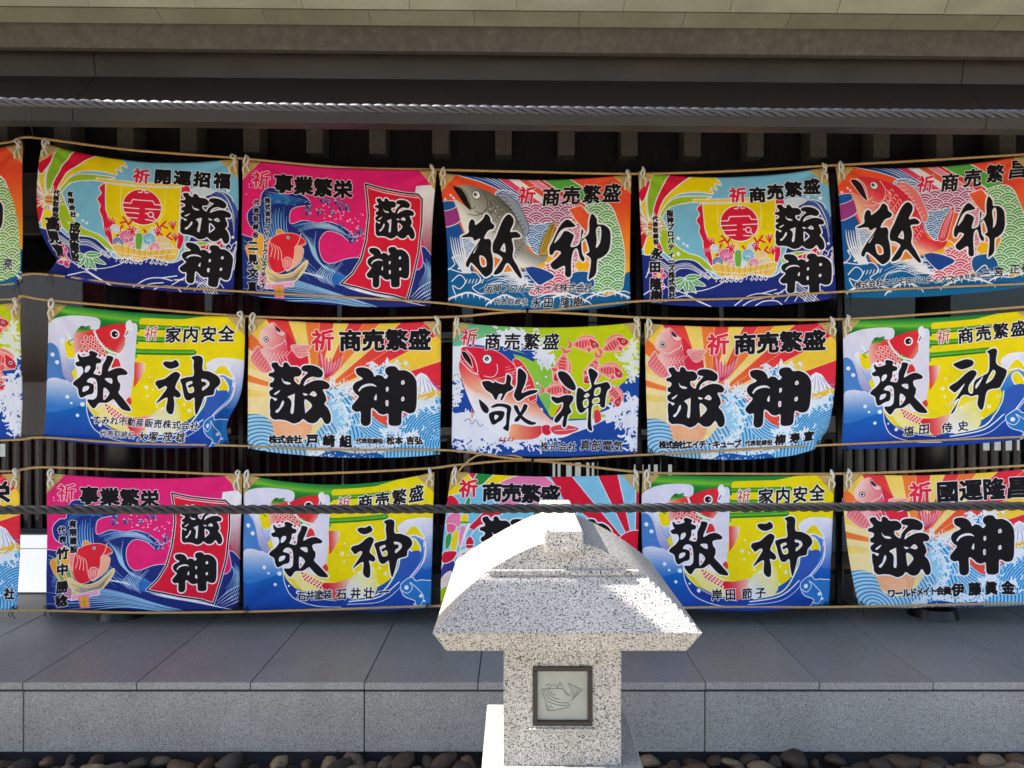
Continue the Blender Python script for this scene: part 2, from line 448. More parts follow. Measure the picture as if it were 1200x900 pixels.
    def rays(s, centre, cuts, cols, m=None):
        cx, cy = s.T([centre])[0]
        dx = s.xx - cx; dy = s.yy - cy
        th = np.degrees(np.arctan2(-dy, dx)) % 360
        out = np.zeros((CH, CW, 3), np.float32); out[:] = cols[-1]
        for k in range(len(cuts) - 1):
            sel = (th >= cuts[k]) & (th < cuts[k + 1])
            out[sel] = cols[k % len(cols)]
        rr = np.hypot(dx, dy)
        for c in cuts:                            # pale dividing lines
            dd = np.abs((th - c + 180) % 360 - 180)
            w = np.clip(1.6 - np.radians(dd) * rr, 0, 1) * (dd < 20)
            out = out * (1 - w[..., None]) + np.array((235, 225, 190), np.float32) * w[..., None]
        s.comp(np.ones((CH, CW), np.float32) if m is None else m, out)
    # ---- lettering
    def dilate(s, m, r):
        if r <= 0: return m
        ys = np.flatnonzero(m.any(1)); xs = np.flatnonzero(m.any(0))
        if not len(ys): return m
        q = int(math.ceil(r)) + 1
        y0, y1, x0, x1 = max(ys[0] - q, 0), min(ys[-1] + q + 1, CH), max(xs[0] - q, 0), min(xs[-1] + q + 1, CW)
        sub = np.pad(m[y0:y1, x0:x1], q); out = np.zeros((y1 - y0, x1 - x0), np.float32)
        for dy in range(-q, q + 1):
            for dx in range(-q, q + 1):
                w = r + .5 - math.hypot(dx, dy)
                if w <= 0 or (math.hypot(dx, dy) < r - 1.6 and (dx + dy) % 2): continue
                v = sub[q + dy:q + dy + out.shape[0], q + dx:q + dx + out.shape[1]]
                np.maximum(out, v * min(w, 1), out=out)
        res = np.zeros_like(m); res[y0:y1, x0:x1] = out
        return res
    def chars(s, text, p0, p1, size, sx=1., shear=0., rot=None, jitter=0.):
        """centres of the characters run from p0 to p1; returns a coverage mask"""
        n = len(text); cs = []
        for i, ch in enumerate(text):
            if ch in '  ': continue
            f = i / (n - 1) if n > 1 else .5
            cx = p0[0] + (p1[0] - p0[0]) * f; cy = p0[1] + (p1[1] - p0[1]) * f
            a = rot if rot is not None else 0.
            for g in glyph(ch):
                gx = (g[:, 0] - .5) * size * sx; gy = -(g[:, 1] - .37) * size
                gx = gx - shear * gy
                x = gx * math.cos(a) - gy * math.sin(a) + cx; y = gx * math.sin(a) + gy * math.cos(a) + cy
                if jitter:
                    x = x + jitter * np.sin(y * .21 + i); y = y + jitter * np.sin(x * .17 + i * 2)
                cs.append(s.T(np.stack([x, y], 1)))
        return s.raster(cs)
    def text(s, items, col=(22, 20, 24), edge=(240, 240, 246), ew=3.):
        """items: (text, p0, p1, size, bold, options)"""
        m = np.zeros((CH, CW), np.float32)
        for it in items:
            t, p0, p1, size, bold = it[:5]
            if size < 64: bold = bold * 1.15 + .55; size *= 1.04
            k = it[5] if len(it) > 5 else {}
            np.maximum(m, s.dilate(s.chars(t, p0, p1, size, **k), bold * s.k), out=m)
        if ew: s.comp(s.dilate(m, ew * s.k), edge)
        s.comp(m, col)
    def brush(s, outs, holes, src, dst, smooth=2, col=(24, 22, 26), edge=(238, 238, 246), ew=6.5, fat=0.):
        """hand traced brush lettering: outlines in src units (ox, oy, scale) moved to a dst box"""
        (ax, ay, bx, by), (cx, cy, dx, dy) = src, dst[:4]
        sk = dst[4] if len(dst) > 4 else 0.
        def mv(p):
            p = spl(p, True, smooth + 2) if smooth else np.array(p, float)
            q = np.array(p, float)
            x = cx + (q[:, 0] - ax) / (bx - ax) * (dx - cx); y = cy + (q[:, 1] - ay) / (by - ay) * (dy - cy)
            y = y + sk * (x - cx)
            return s.T(np.stack([x, y], 1))
        m = np.zeros((CH, CW), np.float32)
        for p in outs: np.maximum(m, s.raster([mv(p)]), out=m)
        if fat: m = s.dilate(m, fat * s.k)
        for p in holes: m = m * (1 - s.raster([mv(p)]))
        s.comp(s.dilate(m, ew * s.k), edge)
        s.comp(m, col)
    def finish(s, name):
        # woven cloth hem: a stitched line just inside every edge
        for d, a in ((13, .10), (15, -.05)):
            b = np.zeros((CH, CW), np.float32)
            b[d:-d, d] = 1; b[d:-d, -d - 1] = 1; b[d, d:-d] = 1; b[-d - 1, d:-d] = 1
            s.img = s.img * (1 - a * b[..., None]) if a > 0 else np.minimum(s.img * (1 - a * b[..., None]), 255)
        im = bpy.data.images.new(name, CW, CH)
        px = np.ones((CH, CW, 4), np.float32); px[..., :3] = np.clip(s.img / 255, 0, 1)[::-1]
        im.pixels.foreach_set(px.ravel()); im.update(); im.pack()
        return im

# ---- the two big characters (respect, deity) in the hands the banners show
FAT_K = ([[(100,62),(125,62),(140,85),(165,95),(170,70),(185,60),(205,70),(222,92),(270,95),(298,120),(300,145),(280,165),(250,170),(252,200),(285,225),(300,190),(335,150),(345,135),(310,125),(300,105),(320,85),(370,82),(420,98),(455,130),(450,165),(425,175),(380,168),(340,185),(320,215),(318,235),(350,215),(400,195),(450,195),(490,212),(505,240),(490,260),(455,262),(465,290),(475,310),(480,345),(465,370),(490,400),(510,450),(510,495),(490,518),(465,510),(440,470),(410,500),(380,512),(345,505),(310,480),(285,500),(240,512),(190,490),(140,482),(100,482),(75,455),(75,420),(72,385),(75,335),(90,325),(110,345),(125,330),(95,318),(75,305),(70,275),(85,262),(98,250),(75,240),(75,215),(95,205),(105,185),(95,172),(65,160),(70,140),(95,135),(105,120),(85,90),(85,70)]],
 [[(160,175),(175,200),(200,205),(225,218),(205,225),(180,218),(165,200)],[(105,290),(148,265),(135,285),(112,300)],[(200,315),(245,295),(250,300),(242,430),(220,430),(228,360),(215,330)],[(172,345),(170,375),(130,430),(112,420),(140,395),(160,350)],[(308,288),(345,300),(320,308)],[(355,300),(385,275),(410,300),(395,315),(365,305)],[(322,335),(375,380),(335,430),(325,430)]], (65,60,512,520))
FAT_S = ([[(690,115),(710,100),(750,98),(790,112),(815,140),(825,165),(845,152),(880,158),(905,180),(925,160),(910,145),(903,120),(915,98),(950,88),(985,95),(1005,118),(1050,118),(1095,140),(1125,175),(1138,220),(1138,340),(1130,400),(1110,425),(1075,428),(1030,415),(1025,490),(1010,515),(965,520),(930,505),(925,435),(890,440),(855,430),(835,410),(800,395),(795,490),(775,518),(740,518),(722,490),(722,420),(690,420),(662,400),(660,375),(680,350),(710,310),(690,290),(672,265),(668,235),(690,205),(740,180),(700,150)]],
 [[(708,262),(735,230),(780,215),(820,220),(840,240),(812,232),(770,235),(735,250),(715,272)],[(820,325),(838,290),(838,335)],[(908,245),(925,240),(928,262),(912,275)],[(905,340),(925,338),(925,375),(908,375)],[(1022,200),(1040,190),(1048,215),(1025,222)],[(1022,320),(1040,308),(1045,335),(1025,342)]], (660,88,1140,520))
KAI_K = ([[(105,50),(125,72),(155,72),(190,62),(185,40),(205,28),(250,50),(240,75),(275,95),(270,120),(240,128),(235,165),(218,195),(225,205),(265,215),(278,190),(285,140),(310,95),(320,65),(365,78),(350,125),(330,165),(330,185),(375,165),(425,160),(470,190),(465,212),(420,215),(395,225),(400,260),(415,285),(410,325),(400,350),(440,400),(500,485),(440,482),(405,455),(370,410),(355,400),(310,425),(270,425),(245,430),(210,468),(180,440),(165,400),(205,400),(232,380),(240,330),(240,270),(225,240),(190,235),(165,262),(195,275),(215,290),(208,350),(165,365),(120,385),(102,355),(95,310),(60,282),(75,255),(110,230),(140,190),(130,150),(95,145),(80,120),(110,105),(105,90),(98,65)]],
 [[(160,150),(190,142),(192,165),(170,190),(152,190)],[(140,302),(180,297),(172,325),(132,340)],[(300,240),(350,240),(352,280),(320,265)],[(290,310),(330,350),(295,400),(282,395)]], (60,28,500,485))
KAI_S = ([[(735,125),(760,115),(800,118),(830,105),(850,130),(845,155),(800,172),(770,168),(745,150)],[(675,285),(690,262),(745,248),(795,210),(830,195),(858,215),(850,245),(830,285),(820,320),(850,350),(860,380),(840,395),(810,385),(815,430),(812,490),(800,518),(775,515),(755,480),(765,400),(740,400),(680,438),(720,380),(760,320),(745,305),(705,328),(690,310)],[(860,255),(905,238),(955,225),(955,150),(960,110),(945,85),(990,72),(1025,95),(1020,180),(1070,195),(1130,230),(1150,270),(1140,300),(1110,330),(1100,370),(1065,378),(1030,390),(1010,450),(978,525),(965,460),(960,395),(925,415),(895,405),(880,360),(870,300)]],
 [[(900,282),(940,267),(945,285),(915,300),(920,320),(950,310),(955,350),(920,357),(905,320)],[(1015,250),(1060,265),(1068,300),(1020,340),(1018,315),(1045,297),(1040,275),(1015,270)]], (675,72,1150,525))
KAI_S2 = ([[(770,155),(800,140),(860,125),(905,145),(895,180),(830,200),(795,185)],[(730,325),(790,285),(860,225),(900,215),(920,240),(900,275),(860,330),(855,380),(880,390),(900,300),(960,265),(1000,240),(1015,170),(1020,105),(1005,85),(1055,65),(1080,90),(1060,180),(1120,235),(1120,270),(1085,340),(1060,370),(1000,375),(970,400),(945,500),(925,525),(905,480),(915,410),(870,415),(840,400),(800,410),(750,520),(730,532),(745,500),(790,420),(695,480),(760,430),(835,310),(770,370),(745,355)]],
 [[(905,330),(940,290),(960,270),(935,320),(905,360)],[(1015,250),(1035,228),(1048,250),(1020,300),(975,328),(990,290)]], (695,65,1120,532))
GYO_K = ([[(25,265),(75,240),(75,200),(85,160),(105,143),(125,160),(130,185),(185,145),(210,105),(240,125),(250,165),(275,190),(265,215),(225,230),(195,285),(235,290),(250,320),(248,370),(262,430),(265,490),(255,540),(215,568),(190,555),(150,510),(110,470),(90,462),(75,492),(55,480),(65,440),(110,370),(160,300),(158,285),(120,300),(100,275),(30,275)],[(345,145),(385,110),(420,140),(420,180),(395,240),(440,240),(475,270),(460,285),(410,290),(415,330),(420,370),(415,430),(455,500),(485,570),(470,580),(435,540),(375,470),(330,535),(280,555),(275,535),(320,470),(335,435),(300,405),(265,390),(262,330),(290,270),(310,220)]],
 [[(160,410),(205,430),(215,485),(185,495),(165,470)],[(320,370),(350,325),(360,390),(325,378)],[(112,385),(150,330),(140,350),(118,392)]], (25,105,485,580))
GYO_S = ([[(695,360),(715,320),(750,240),(785,180),(830,148),(885,192),(870,205),(805,215),(765,250),(728,330),(770,290),(810,235),(870,262),(872,285),(850,355),(905,345),(925,300),(932,225),(945,240),(930,300),(935,400),(955,440),(945,465),(920,440),(900,370),(870,390),(855,470),(855,560),(840,585),(810,570),(805,500),(735,530),(702,490),(750,440),(780,400),(740,385),(715,418),(695,410)],[(935,300),(985,250),(990,160),(1010,100),(1045,140),(1050,180),(1100,185),(1145,230),(1145,340),(1120,400),(1075,435),(1050,450),(1040,550),(1000,590),(985,590),(1000,500),(1000,440),(965,410),(990,390),(980,340),(960,290),(940,310)]],
 [[(1040,220),(1070,195),(1080,240),(1070,320),(1040,360),(1045,300)]], (693,100,1148,590))
SAI_K = ([[(75,165),(130,160),(165,178),(190,165),(205,178),(270,185),(285,110),(320,130),(315,190),(340,215),(320,240),(280,260),(245,320),(230,315),(245,270),(215,275),(195,320),(175,305),(155,270),(110,240),(80,200)],[(45,315),(70,330),(110,365),(130,400),(115,430),(80,415),(55,370)],[(130,440),(170,415),(240,410),(265,430),(245,480),(215,500),(170,525),(145,500)],[(150,375),(200,350),(280,355),(320,380),(315,430),(305,500),(300,565),(285,575),(250,550),(275,520),(280,440),(280,390),(220,375),(160,385)],[(380,65),(405,60),(450,110),(440,180),(410,260),(480,240),(545,240),(530,262),(450,290),(385,330),(350,300),(345,270),(370,200),(375,120)],[(430,355),(460,365),(450,400),(420,440),(385,490),(355,500),(350,480),(385,440),(410,400)],[(345,365),(375,370),(400,430),(440,470),(500,500),(530,505),(525,520),(480,525),(430,500),(390,460),(350,400)]],
 [[(180,445),(212,450),(202,472),(180,482)]], (45,60,545,575))
SAI_S = ([[(700,90),(740,80),(790,110),(840,190),(845,230),(820,240),(760,205),(710,140)],[(650,290),(700,300),(760,280),(820,285),(825,320),(795,370),(810,420),(780,450),(765,535),(745,545),(735,520),(745,450),(700,505),(670,500),(680,460),(730,400),(740,340),(690,350),(650,320)],[(865,220),(900,230),(925,250),(975,215),(965,150),(950,75),(975,55),(1030,100),(1010,150),(1000,190),(1060,180),(1110,170),(1135,215),(1110,240),(1095,300),(1085,380),(1050,375),(1045,355),(990,360),(975,420),(975,520),(985,570),(965,575),(945,540),(950,430),(945,385),(910,420),(880,425),(855,380),(850,290)]],
 [[(905,330),(945,310),(950,365),(915,385)],[(990,310),(1040,300),(1040,340),(985,350)],[(1005,230),(1050,215),(1045,270),(1000,285)],[(912,290),(940,262),(960,280),(935,300)]], (650,55,1135,575))
def big(c, G, box, **k): c.brush(G[0], G[1], G[2], box, **k)
WH = (238, 238, 246); RED = (222, 26, 62); YEL = (238, 214, 8); SKY = (122, 192, 226); NAVY = (28, 44, 128)
LIME = (166, 200, 34); GRN = (88, 172, 74); PINK = (230, 34, 118); ORG = (240, 92, 50); BLK = (24, 22, 26)

def leafp(x, y, a, L, w):
    ca, sa = math.cos(a), math.sin(a)
    f = lambda u, v: (x + u * ca - v * sa, y + u * sa + v * ca)
    return [f(0, 0), f(L * .4, w), f(L, 0), f(L * .4, -w)]

def art_treasure():
    c = Canvas([(112,165),(995,145),(1040,755),(142,775)], 35, 30, SKY)
    W3 = dict(edge=WH, ew=5)
    c.fill([(60,230),(150,215),(165,300),(170,440),(120,470),(60,470)], (232,70,96), **W3)
    for k, col in enumerate([WH, LIME, WH, RED, YEL, (240,120,150)]):
        c.fill([(100, 250 + k * 26), (165, 410), (100, 268 + k * 26)], col, False, WH, 3)
    c.fill([(80,130),(192,160),(160,230),(150,330),(165,405),(135,360),(122,300),(110,265),(90,250)], YEL, **W3)
    c.fill([(118,250),(170,205),(140,300),(118,290)], RED, **W3)
    c.fill([(192,160),(275,168),(215,260),(190,370),(172,405),(155,320),(163,240)], (140,190,40), **W3)
    c.fill([(275,168),(380,180),(290,240),(228,310),(202,405),(178,410),(188,330),(218,250)], RED, **W3)
    c.fill([(380,180),(470,190),(502,228),(470,222),(482,252),(452,240),(462,270),(400,262),(300,272),(240,322),(212,405),(200,400),(228,305),(290,238)], YEL, **W3)
    c.fill([(242,322),(300,285),(390,280),(455,285),(380,305),(290,322),(244,348),(216,405),(205,395)], LIME, **W3)
    c.fill([(204,400),(226,385),(250,440),(285,505),(340,545),(410,572),(470,640),(400,612),(300,590),(236,545),(212,480)], LIME, **W3)
    c.fill([(156,430),(190,435),(212,560),(150,575),(142,500)], YEL, **W3)
    c.fill([(112,480),(150,435),(162,440),(132,530)], RED, **W3)
    c.fill([(192,470),(215,500),(230,545),(205,540)], RED, **W3)
    for k in range(22):
        a = k * .286; r = 58 if k % 2 else 44
        c.fill(leafp(180 + 8 * math.cos(a), 420 + 8 * math.sin(a), a, r, 5), [WH, (240,150,160), LIME, WH, YEL][k % 5], edge=WH, ew=2)
    c.fill([(160,400),(200,400),(203,440),(160,440)], (214,190,90), **W3)
    c.line([(163,412),(200,412)], RED, 5); c.line([(163,428),(200,428)], RED, 5)
    for x, y, r in [(300,480,9),(325,505,6),(342,515,7),(300,552,10),(262,520,5),(280,560,5)]: c.disc(x, y, r, WH)
    # sail of the treasure ship
    c.fill([(404,320),(420,318),(424,400),(446,480),(468,610),(446,600),(420,540),(412,490),(396,450),(400,425),(384,395),(400,368),(388,342)], RED, edge=WH, ew=4)
    c.fill([(748,300),(785,290),(792,318),(774,350),(785,385),(768,420),(756,450),(772,500),(776,560),(748,600)], RED, edge=WH, ew=4)
    c.fill([(414,316),(752,300),(748,615),(466,620),(444,500),(424,440)], YEL, False, WH, 4)
    c.line([(484,312),(487,430),(520,520)], (250,240,150), 3); c.line([(682,304),(680,420),(640,520)], (250,240,150), 3)
    c.fill([(370,294),(762,278),(764,294),(372,310)], (240,206,60), False, WH, 4)
    c.disc(582, 412, 88, WH); c.disc(582, 412, 84, RED)
    Y2 = (250,232,200)
    for q in ([(494,400),(530,400),(538,380),(628,378),(637,394),(672,393)], [(496,423),(567,421)], [(598,419),(670,415)], [(504,446),(567,444)], [(598,441),(612,440)], [(518,470),(562,468)], [(600,470),(640,472)], [(560,342),(576,342),(577,330),(590,330),(591,341),(606,340)]):
        c.line(q, WH, 5, smooth=False)
    c.disc(622, 444, 12, RED, WH, 5); c.line([(631,453),(645,466)], WH, 5)
    rr = random.Random(4)
    for bx, by, sg in ((460,500,1), (500,470,1), (690,470,-1), (715,520,-1), (595,520,1)):   # coral
        c.lines([[(bx, by), (bx + sg * 26, by + 34), (bx + sg * 55, by + 80)], [(bx + sg * 26, by + 34), (bx + sg * 40, by + 10)], [(bx + sg * 14, by + 20), (bx - sg * 10, by + 30)], [(bx + sg * 36, by + 50), (bx + sg * 16, by + 62)]], RED, 8)
    for x, y, r, col in [(468,530,20,(200,214,236)),(640,522,20,(214,200,226)),(560,524,16,(240,180,70)),(520,562,32,(226,84,150)),(622,562,30,(96,184,220)),(575,578,22,(110,180,90)),(684,572,32,(236,196,110)),(482,592,24,(60,84,164)),(545,600,19,(232,130,150)),(650,598,24,(240,110,150)),(712,592,24,(232,206,130)),(600,604,16,(200,216,236))]:
        c.disc(x, y, r, col, WH, 3)
        for k in range(7):
            t = 3.3 + k * .48; c.line([(x, y + r * .5), (x + r * .85 * math.cos(t), y + r * .85 * math.sin(t))], WH, 2)
        c.disc(x, y + r * .5, r * .28, col, WH, 2)
    for x, y, sg in ((448,470,1),(430,520,1),(725,455,-1),(742,510,-1),(540,500,1),(660,495,-1)):
        for k in range(4): c.line([(x, y + 46), (x + sg * (k * 9 - 10), y + 14 + (k % 2) * 8)], RED, 5); c.disc(x + sg * (k * 9 - 10), y + 12 + (k % 2) * 8, 5, RED, WH, 1.5)
    c.fill([(560,545),(590,545),(586,620),(564,620)], (110,180,70), edge=WH, ew=3)
    c.fill([(456,622),(480,600),(600,618),(745,590),(760,610),(735,650),(600,668),(500,662)], (240,200,90), edge=WH, ew=4)
    for k in range(9): c.line([(500 + k * 27, 612 + abs(k - 4) * -2), (505 + k * 25, 655)], (206,140,60), 3)
    c.line([(465,635),(600,645),(750,615)], WH, 3)
    # waves
    sea = [(100,575),(160,556),(215,556),(262,590),(310,578),(380,586),(440,640),(470,668),(520,664),(580,672),(640,650),(720,660),(770,640),(800,600),(800,540),(850,420),(846,350),(880,306),(930,298),(975,320),(1000,370),(1060,385),(1100,600),(1100,860),(100,860)]
    c.fill(sea, NAVY, edge=WH, ew=5)
    c.fill([(880,306),(930,330),(960,380),(975,430),(1000,420),(1010,380),(975,330),(930,300)], (60,90,170))
    for k in range(5):
        c.line([(880,300 + k * 22),(940,310 + k * 26),(985,380 + k * 30),(1005,470 + k * 22)], WH, 4, taper=(.3,.3)) if k < 2 else None
    c.fill([(790,560),(860,540),(930,545),(900,580),(840,600),(790,595)], LIME, edge=WH, ew=4)
    c.fill([(850,565),(905,545),(940,520),(960,560),(900,600)], RED, edge=WH, ew=4)
    for x, y, r in [(820,555,8),(1000,500,7),(1020,520,6),(985,515,5),(820,315,10),(860,300,8),(960,290,9),(905,285,7),(940,275,5)]: c.disc(x, y, r, WH)
    c.fill([(800,300),(850,290),(900,300),(850,330),(810,325)], (200,220,236), edge=WH, ew=3)
    def curls(x0, y0, x1, y1, n, r):
        for k in range(n):
            t = (k + .5) / n; x = x0 + (x1 - x0) * t; y = y0 + (y1 - y0) * t
            c.line([(x - r, y + r * .5), (x - r * .3, y - r), (x + r, y - r * .2), (x + r * .6, y + r * .7), (x, y + r * .3)], WH, 4)
    curls(405, 650, 470, 660, 3, 16); curls(480, 675, 590, 672, 5, 17); curls(620, 665, 710, 662, 4, 17); curls(770, 640, 810, 600, 2, 14); curls(880, 560, 1030, 540, 5, 16)
    for k in range(4):
        c.line([(150 + k*6, 660 - k*18), (175, 600 - k*8 + 20), (215, 590 - k*10 + 24), (262, 640 - k*8)], WH, 4)
        c.line([(270, 660 - k*16), (300, 610 - k*8 + 14), (350, 604 - k*8 + 16), (395, 640 - k*6), (440,672 - k*6)], (170,190,226) if k % 2 else WH, 4)
        c.line([(985 + k*14, 700 - k*18), (1005 + k*8, 640 - k*26), (1012 + k*6, 560 - k*20)], WH, 4)
        c.line([(800 + k*45, 770), (840 + k*40, 730 - k*4), (900 + k*30, 735)], WH, 4)
    for cx, cy in ((210,650),(205,700)):
        for k in range(5): c.disc(cx + 20 * math.cos(k * 1.257), cy + 20 * math.sin(k * 1.257), 15, (232,60,130), WH, 3)
        c.disc(cx, cy, 9, YEL, WH, 2)
    for a, L in ((.35,130),(.9,110),(1.4,90),(2.1,90),(2.75,90),(-.1,100)):
        c.fill(leafp(330, 665, a, L * .8, 15), (96,176,96), edge=WH, ew=4); c.line([(330,665),(330 + L * .6 * math.cos(a), 665 + L * .6 * math.sin(a))], WH, 2.5)
    c.line([(140,740),(220,700),(330,735),(400,770),(460,800)], WH, 5); c.line([(240,770),(330,745),(380,765),(440,790)], WH, 5)
    c.line([(330,730),(420,720),(500,690),(560,640)], WH, 4)
    c.lines([[(560,790),(620,750),(680,735),(740,740)],[(600,790),(640,768),(700,755)],[(660,790),(700,770),(760,768),(790,790)],[(690,735),(760,715)],[(740,760),(800,715),(850,700)],[(750,735),(790,728)]], WH, 5)
    c.flow([(800,700),(880,760),(940,800)], [(860,690),(940,740),(1000,800)], 5, WH, 5)
    return c

def art_pinkwave():
    c = Canvas([(98,190),(1008,235),(980,872),(92,815)], 8, 20, PINK)
    f = c.mask([(915,310),(1010,305),(1060,300),(1060,700),(985,680),(950,560),(900,420)], False)
    c.comp(f, c.grad((980,330), WH, (975,650), (150,60,70), (.3, (226,210,216))))
    c.fill([(560,720),(640,640),(700,590),(690,700),(620,730)], (196,40,66), edge=(240,120,150), ew=3)
    DB, MB, LB = (30,46,124), (40,110,190), (150,200,234)
    sea = [(60,560),(115,545),(165,560),(190,545),(160,520),(128,490),(120,440),(150,405),(180,400),(186,350),(215,318),(260,320),(300,345),(350,340),(400,362),(420,395),(380,400),(335,412),(320,440),(325,485),(385,468),(450,480),(500,475),(550,490),(600,520),(620,555),(600,565),(560,535),(500,520),(465,550),(458,600),(478,655),(520,670),(590,648),(650,645),(690,680),(930,700),(945,590),(1010,680),(1020,910),(60,860)]
    m = c.fill(sea, DB, edge=(220,225,245), ew=3)
    c.flow([(140,470),(150,540),(230,640),(330,760)], [(300,400),(300,500),(330,600),(470,740)], 11, MB, 12, seed=2, clip=m)
    c.flow([(150,440),(170,540),(250,650),(350,760)], [(320,400),(310,500),(350,600),(480,730)], 12, LB, 4, seed=3, clip=m)
    c.flow([(210,330),(290,345),(400,372)], [(190,400),(260,385),(330,410)], 6, LB, 4, seed=4, clip=m)
    c.flow([(160,410),(220,350),(330,355),(410,385)], [(190,450),(230,400),(300,392),(350,400)], 5, MB, 8, seed=5, clip=m)
    c.flow([(340,500),(400,560),(440,650),(560,760)], [(450,520),(440,600),(480,680),(600,720)], 9, LB, 4, seed=6, clip=m)
    c.flow([(330,490),(430,470),(540,500),(615,555)], [(360,520),(440,500),(520,510),(570,540)], 5, MB, 8, seed=7, clip=m)
    c.flow([(330,495),(430,475),(540,495),(615,550)], [(360,525),(440,505),(520,515),(570,540)], 6, (200,225,245), 3.5, seed=8, clip=m)
    c.flow([(90,640),(200,700),(400,760),(700,860)], [(90,850),(300,850),(500,850),(800,900)], 12, LB, 5, seed=9, clip=m)
    c.flow([(330,700),(480,740),(640,800),(860,850)], [(430,700),(560,760),(700,800),(980,880)], 11, WH, 4, seed=10, clip=m)
    c.flow([(420,700),(520,760),(640,790)], [(540,690),(600,740),(680,780)], 8, MB, 9, seed=11, clip=m)
    c.flow([(480,670),(440,720),(470,760)], [(590,660),(520,740),(560,790)], 8, (200,225,245), 4, seed=12, clip=m)
    c.flow([(100,560),(140,600),(110,680)], [(100,620),(170,640),(130,740)], 6, LB, 4, seed=13, clip=m)
    c.flow([(930,640),(960,700),(900,800)], [(1000,660),(1000,760),(980,850)], 9, LB, 4, seed=14, clip=m)
    c.flow([(860,850),(930,780),(1000,740)], [(900,870),(960,850),(1010,830)], 5, WH, 4, seed=15, clip=m)
    for x, y, r in [(405,395,17),(470,370,14),(500,380,12),(400,430,14),(455,430,12),(560,400,18),(590,410,12),(650,520,13),(630,545,13),(610,560,14),(560,500,10),(520,430,9),(540,385,9)]:
        c.line([(x - r, y - r * .6), (x, y - r), (x + r * .9, y), (x + r * .3, y + r), (x - r * .4, y + r * .3)], DB, 9); c.line([(x - r, y - r * .6), (x, y - r), (x + r * .9, y), (x + r * .3, y + r)], LB, 3)
    c.spray([(440,400),(560,440),(640,500),(670,530)], 34, 70, (240,190,220), (2, 4.5), 3)
    c.spray([(130,330),(170,320)], 14, 7, (240,160,200), (3, 4), 5)
    # sea bream in a straw basket on a stand
    for k in range(6): c.line([(150 + k * 9, 560), (130 + k * 14, 640), (200 + k * 8, 760)], [(226,190,110),(110,170,80),(226,190,110)][k % 3], 11)
    c.fill([(150,560),(175,530),(200,560),(190,640),(160,620)], (236,170,60), edge=WH, ew=3)
    c.fill([(110,600),(130,590),(150,650),(130,660)], (240,150,60), edge=(240,200,120), ew=3)
    c.fill([(195,575),(255,545),(300,560),(280,620),(220,660)], (240,140,150), edge=(240,200,150), ew=3)
    c.fill([(255,530),(270,510),(296,530),(280,545)], (236,150,60), edge=(240,210,180), ew=3)
    c.fill([(225,565),(262,537),(310,528),(350,533),(385,555),(395,578),(372,590),(350,592),(352,620),(335,655),(305,695),(262,715),(232,700),(214,650)], (226,36,56), edge=(240,200,190), ew=3)
    c.fill([(345,590),(372,592),(385,610),(370,660),(335,690),(300,705),(335,650)], (240,180,150), edge=(240,220,200), ew=2)
    c.line([(340,598),(360,570),(372,530)], (240,200,190), 4); c.line([(362,588),(392,575)], (240,200,190), 3)
    c.disc(311, 550, 9, WH, (60,40,40), 2.5); c.disc(311, 550, 4, BLK)
    for k in range(4): c.line([(225 + k * 14, 590 + k * 8 - 20), (236 + k * 14, 610 + k * 6 - 10), (226 + k * 18, 640 + k * 6)], (240,190,180), 4)
    c.fill([(290,690),(285,660),(305,640),(330,655),(325,685),(305,700)], (238,120,120), edge=(250,210,200), ew=3)
    for x in (298, 308, 318): c.line([(x, 655), (x - 2, 685)], (250,220,210), 2.5)
    c.fill([(195,680),(260,720),(330,710),(395,655),(400,680),(350,745),(280,770),(220,750)], (232,206,150), edge=(250,236,200), ew=3)
    c.flow([(205,700),(270,740),(340,725),(396,665)], [(225,745),(280,765),(330,755),(380,700)], 6, (60,110,170), 3)
    c.flow([(200,690),(270,725),(340,712),(396,660)], [(220,750),(280,770),(330,755),(385,690)], 5, (190,130,60), 3)
    c.fill([(172,700),(210,735),(205,790),(165,770)], (230,160,190), False, WH, 3)
    for k in range(5): c.line([(176, 705 + k * 16), (206, 735 + k * 10)], (150,50,110), 3)
    c.fill([(205,765),(335,750),(336,775),(205,790)], (232,170,200), False, WH, 3)
    c.fill([(238,775),(285,770),(290,828),(250,830)], (236,170,60), False, (232,120,190), 5)
    c.line([(262,775),(268,828)], (200,110,50), 3); c.line([(240,800),(288,798)], (200,110,50), 3)
    # red standing banner
    P = [(676,298),(760,322),(850,340),(925,350),(945,372),(946,480),(930,620),(900,740),(868,842),(810,822),(720,805),(640,782),(562,764),(615,715),(655,650),(680,560),(692,450),(686,370)]
    c.fill(P, (224,26,58), False)
    c.line(P + [P[0]], WH, 13, smooth=False); c.line(P + [P[0]], (26,26,40), 7, smooth=False); c.line([(692,318),(760,338),(850,355),(925,366)], WH, 3.5, smooth=False)
    return c

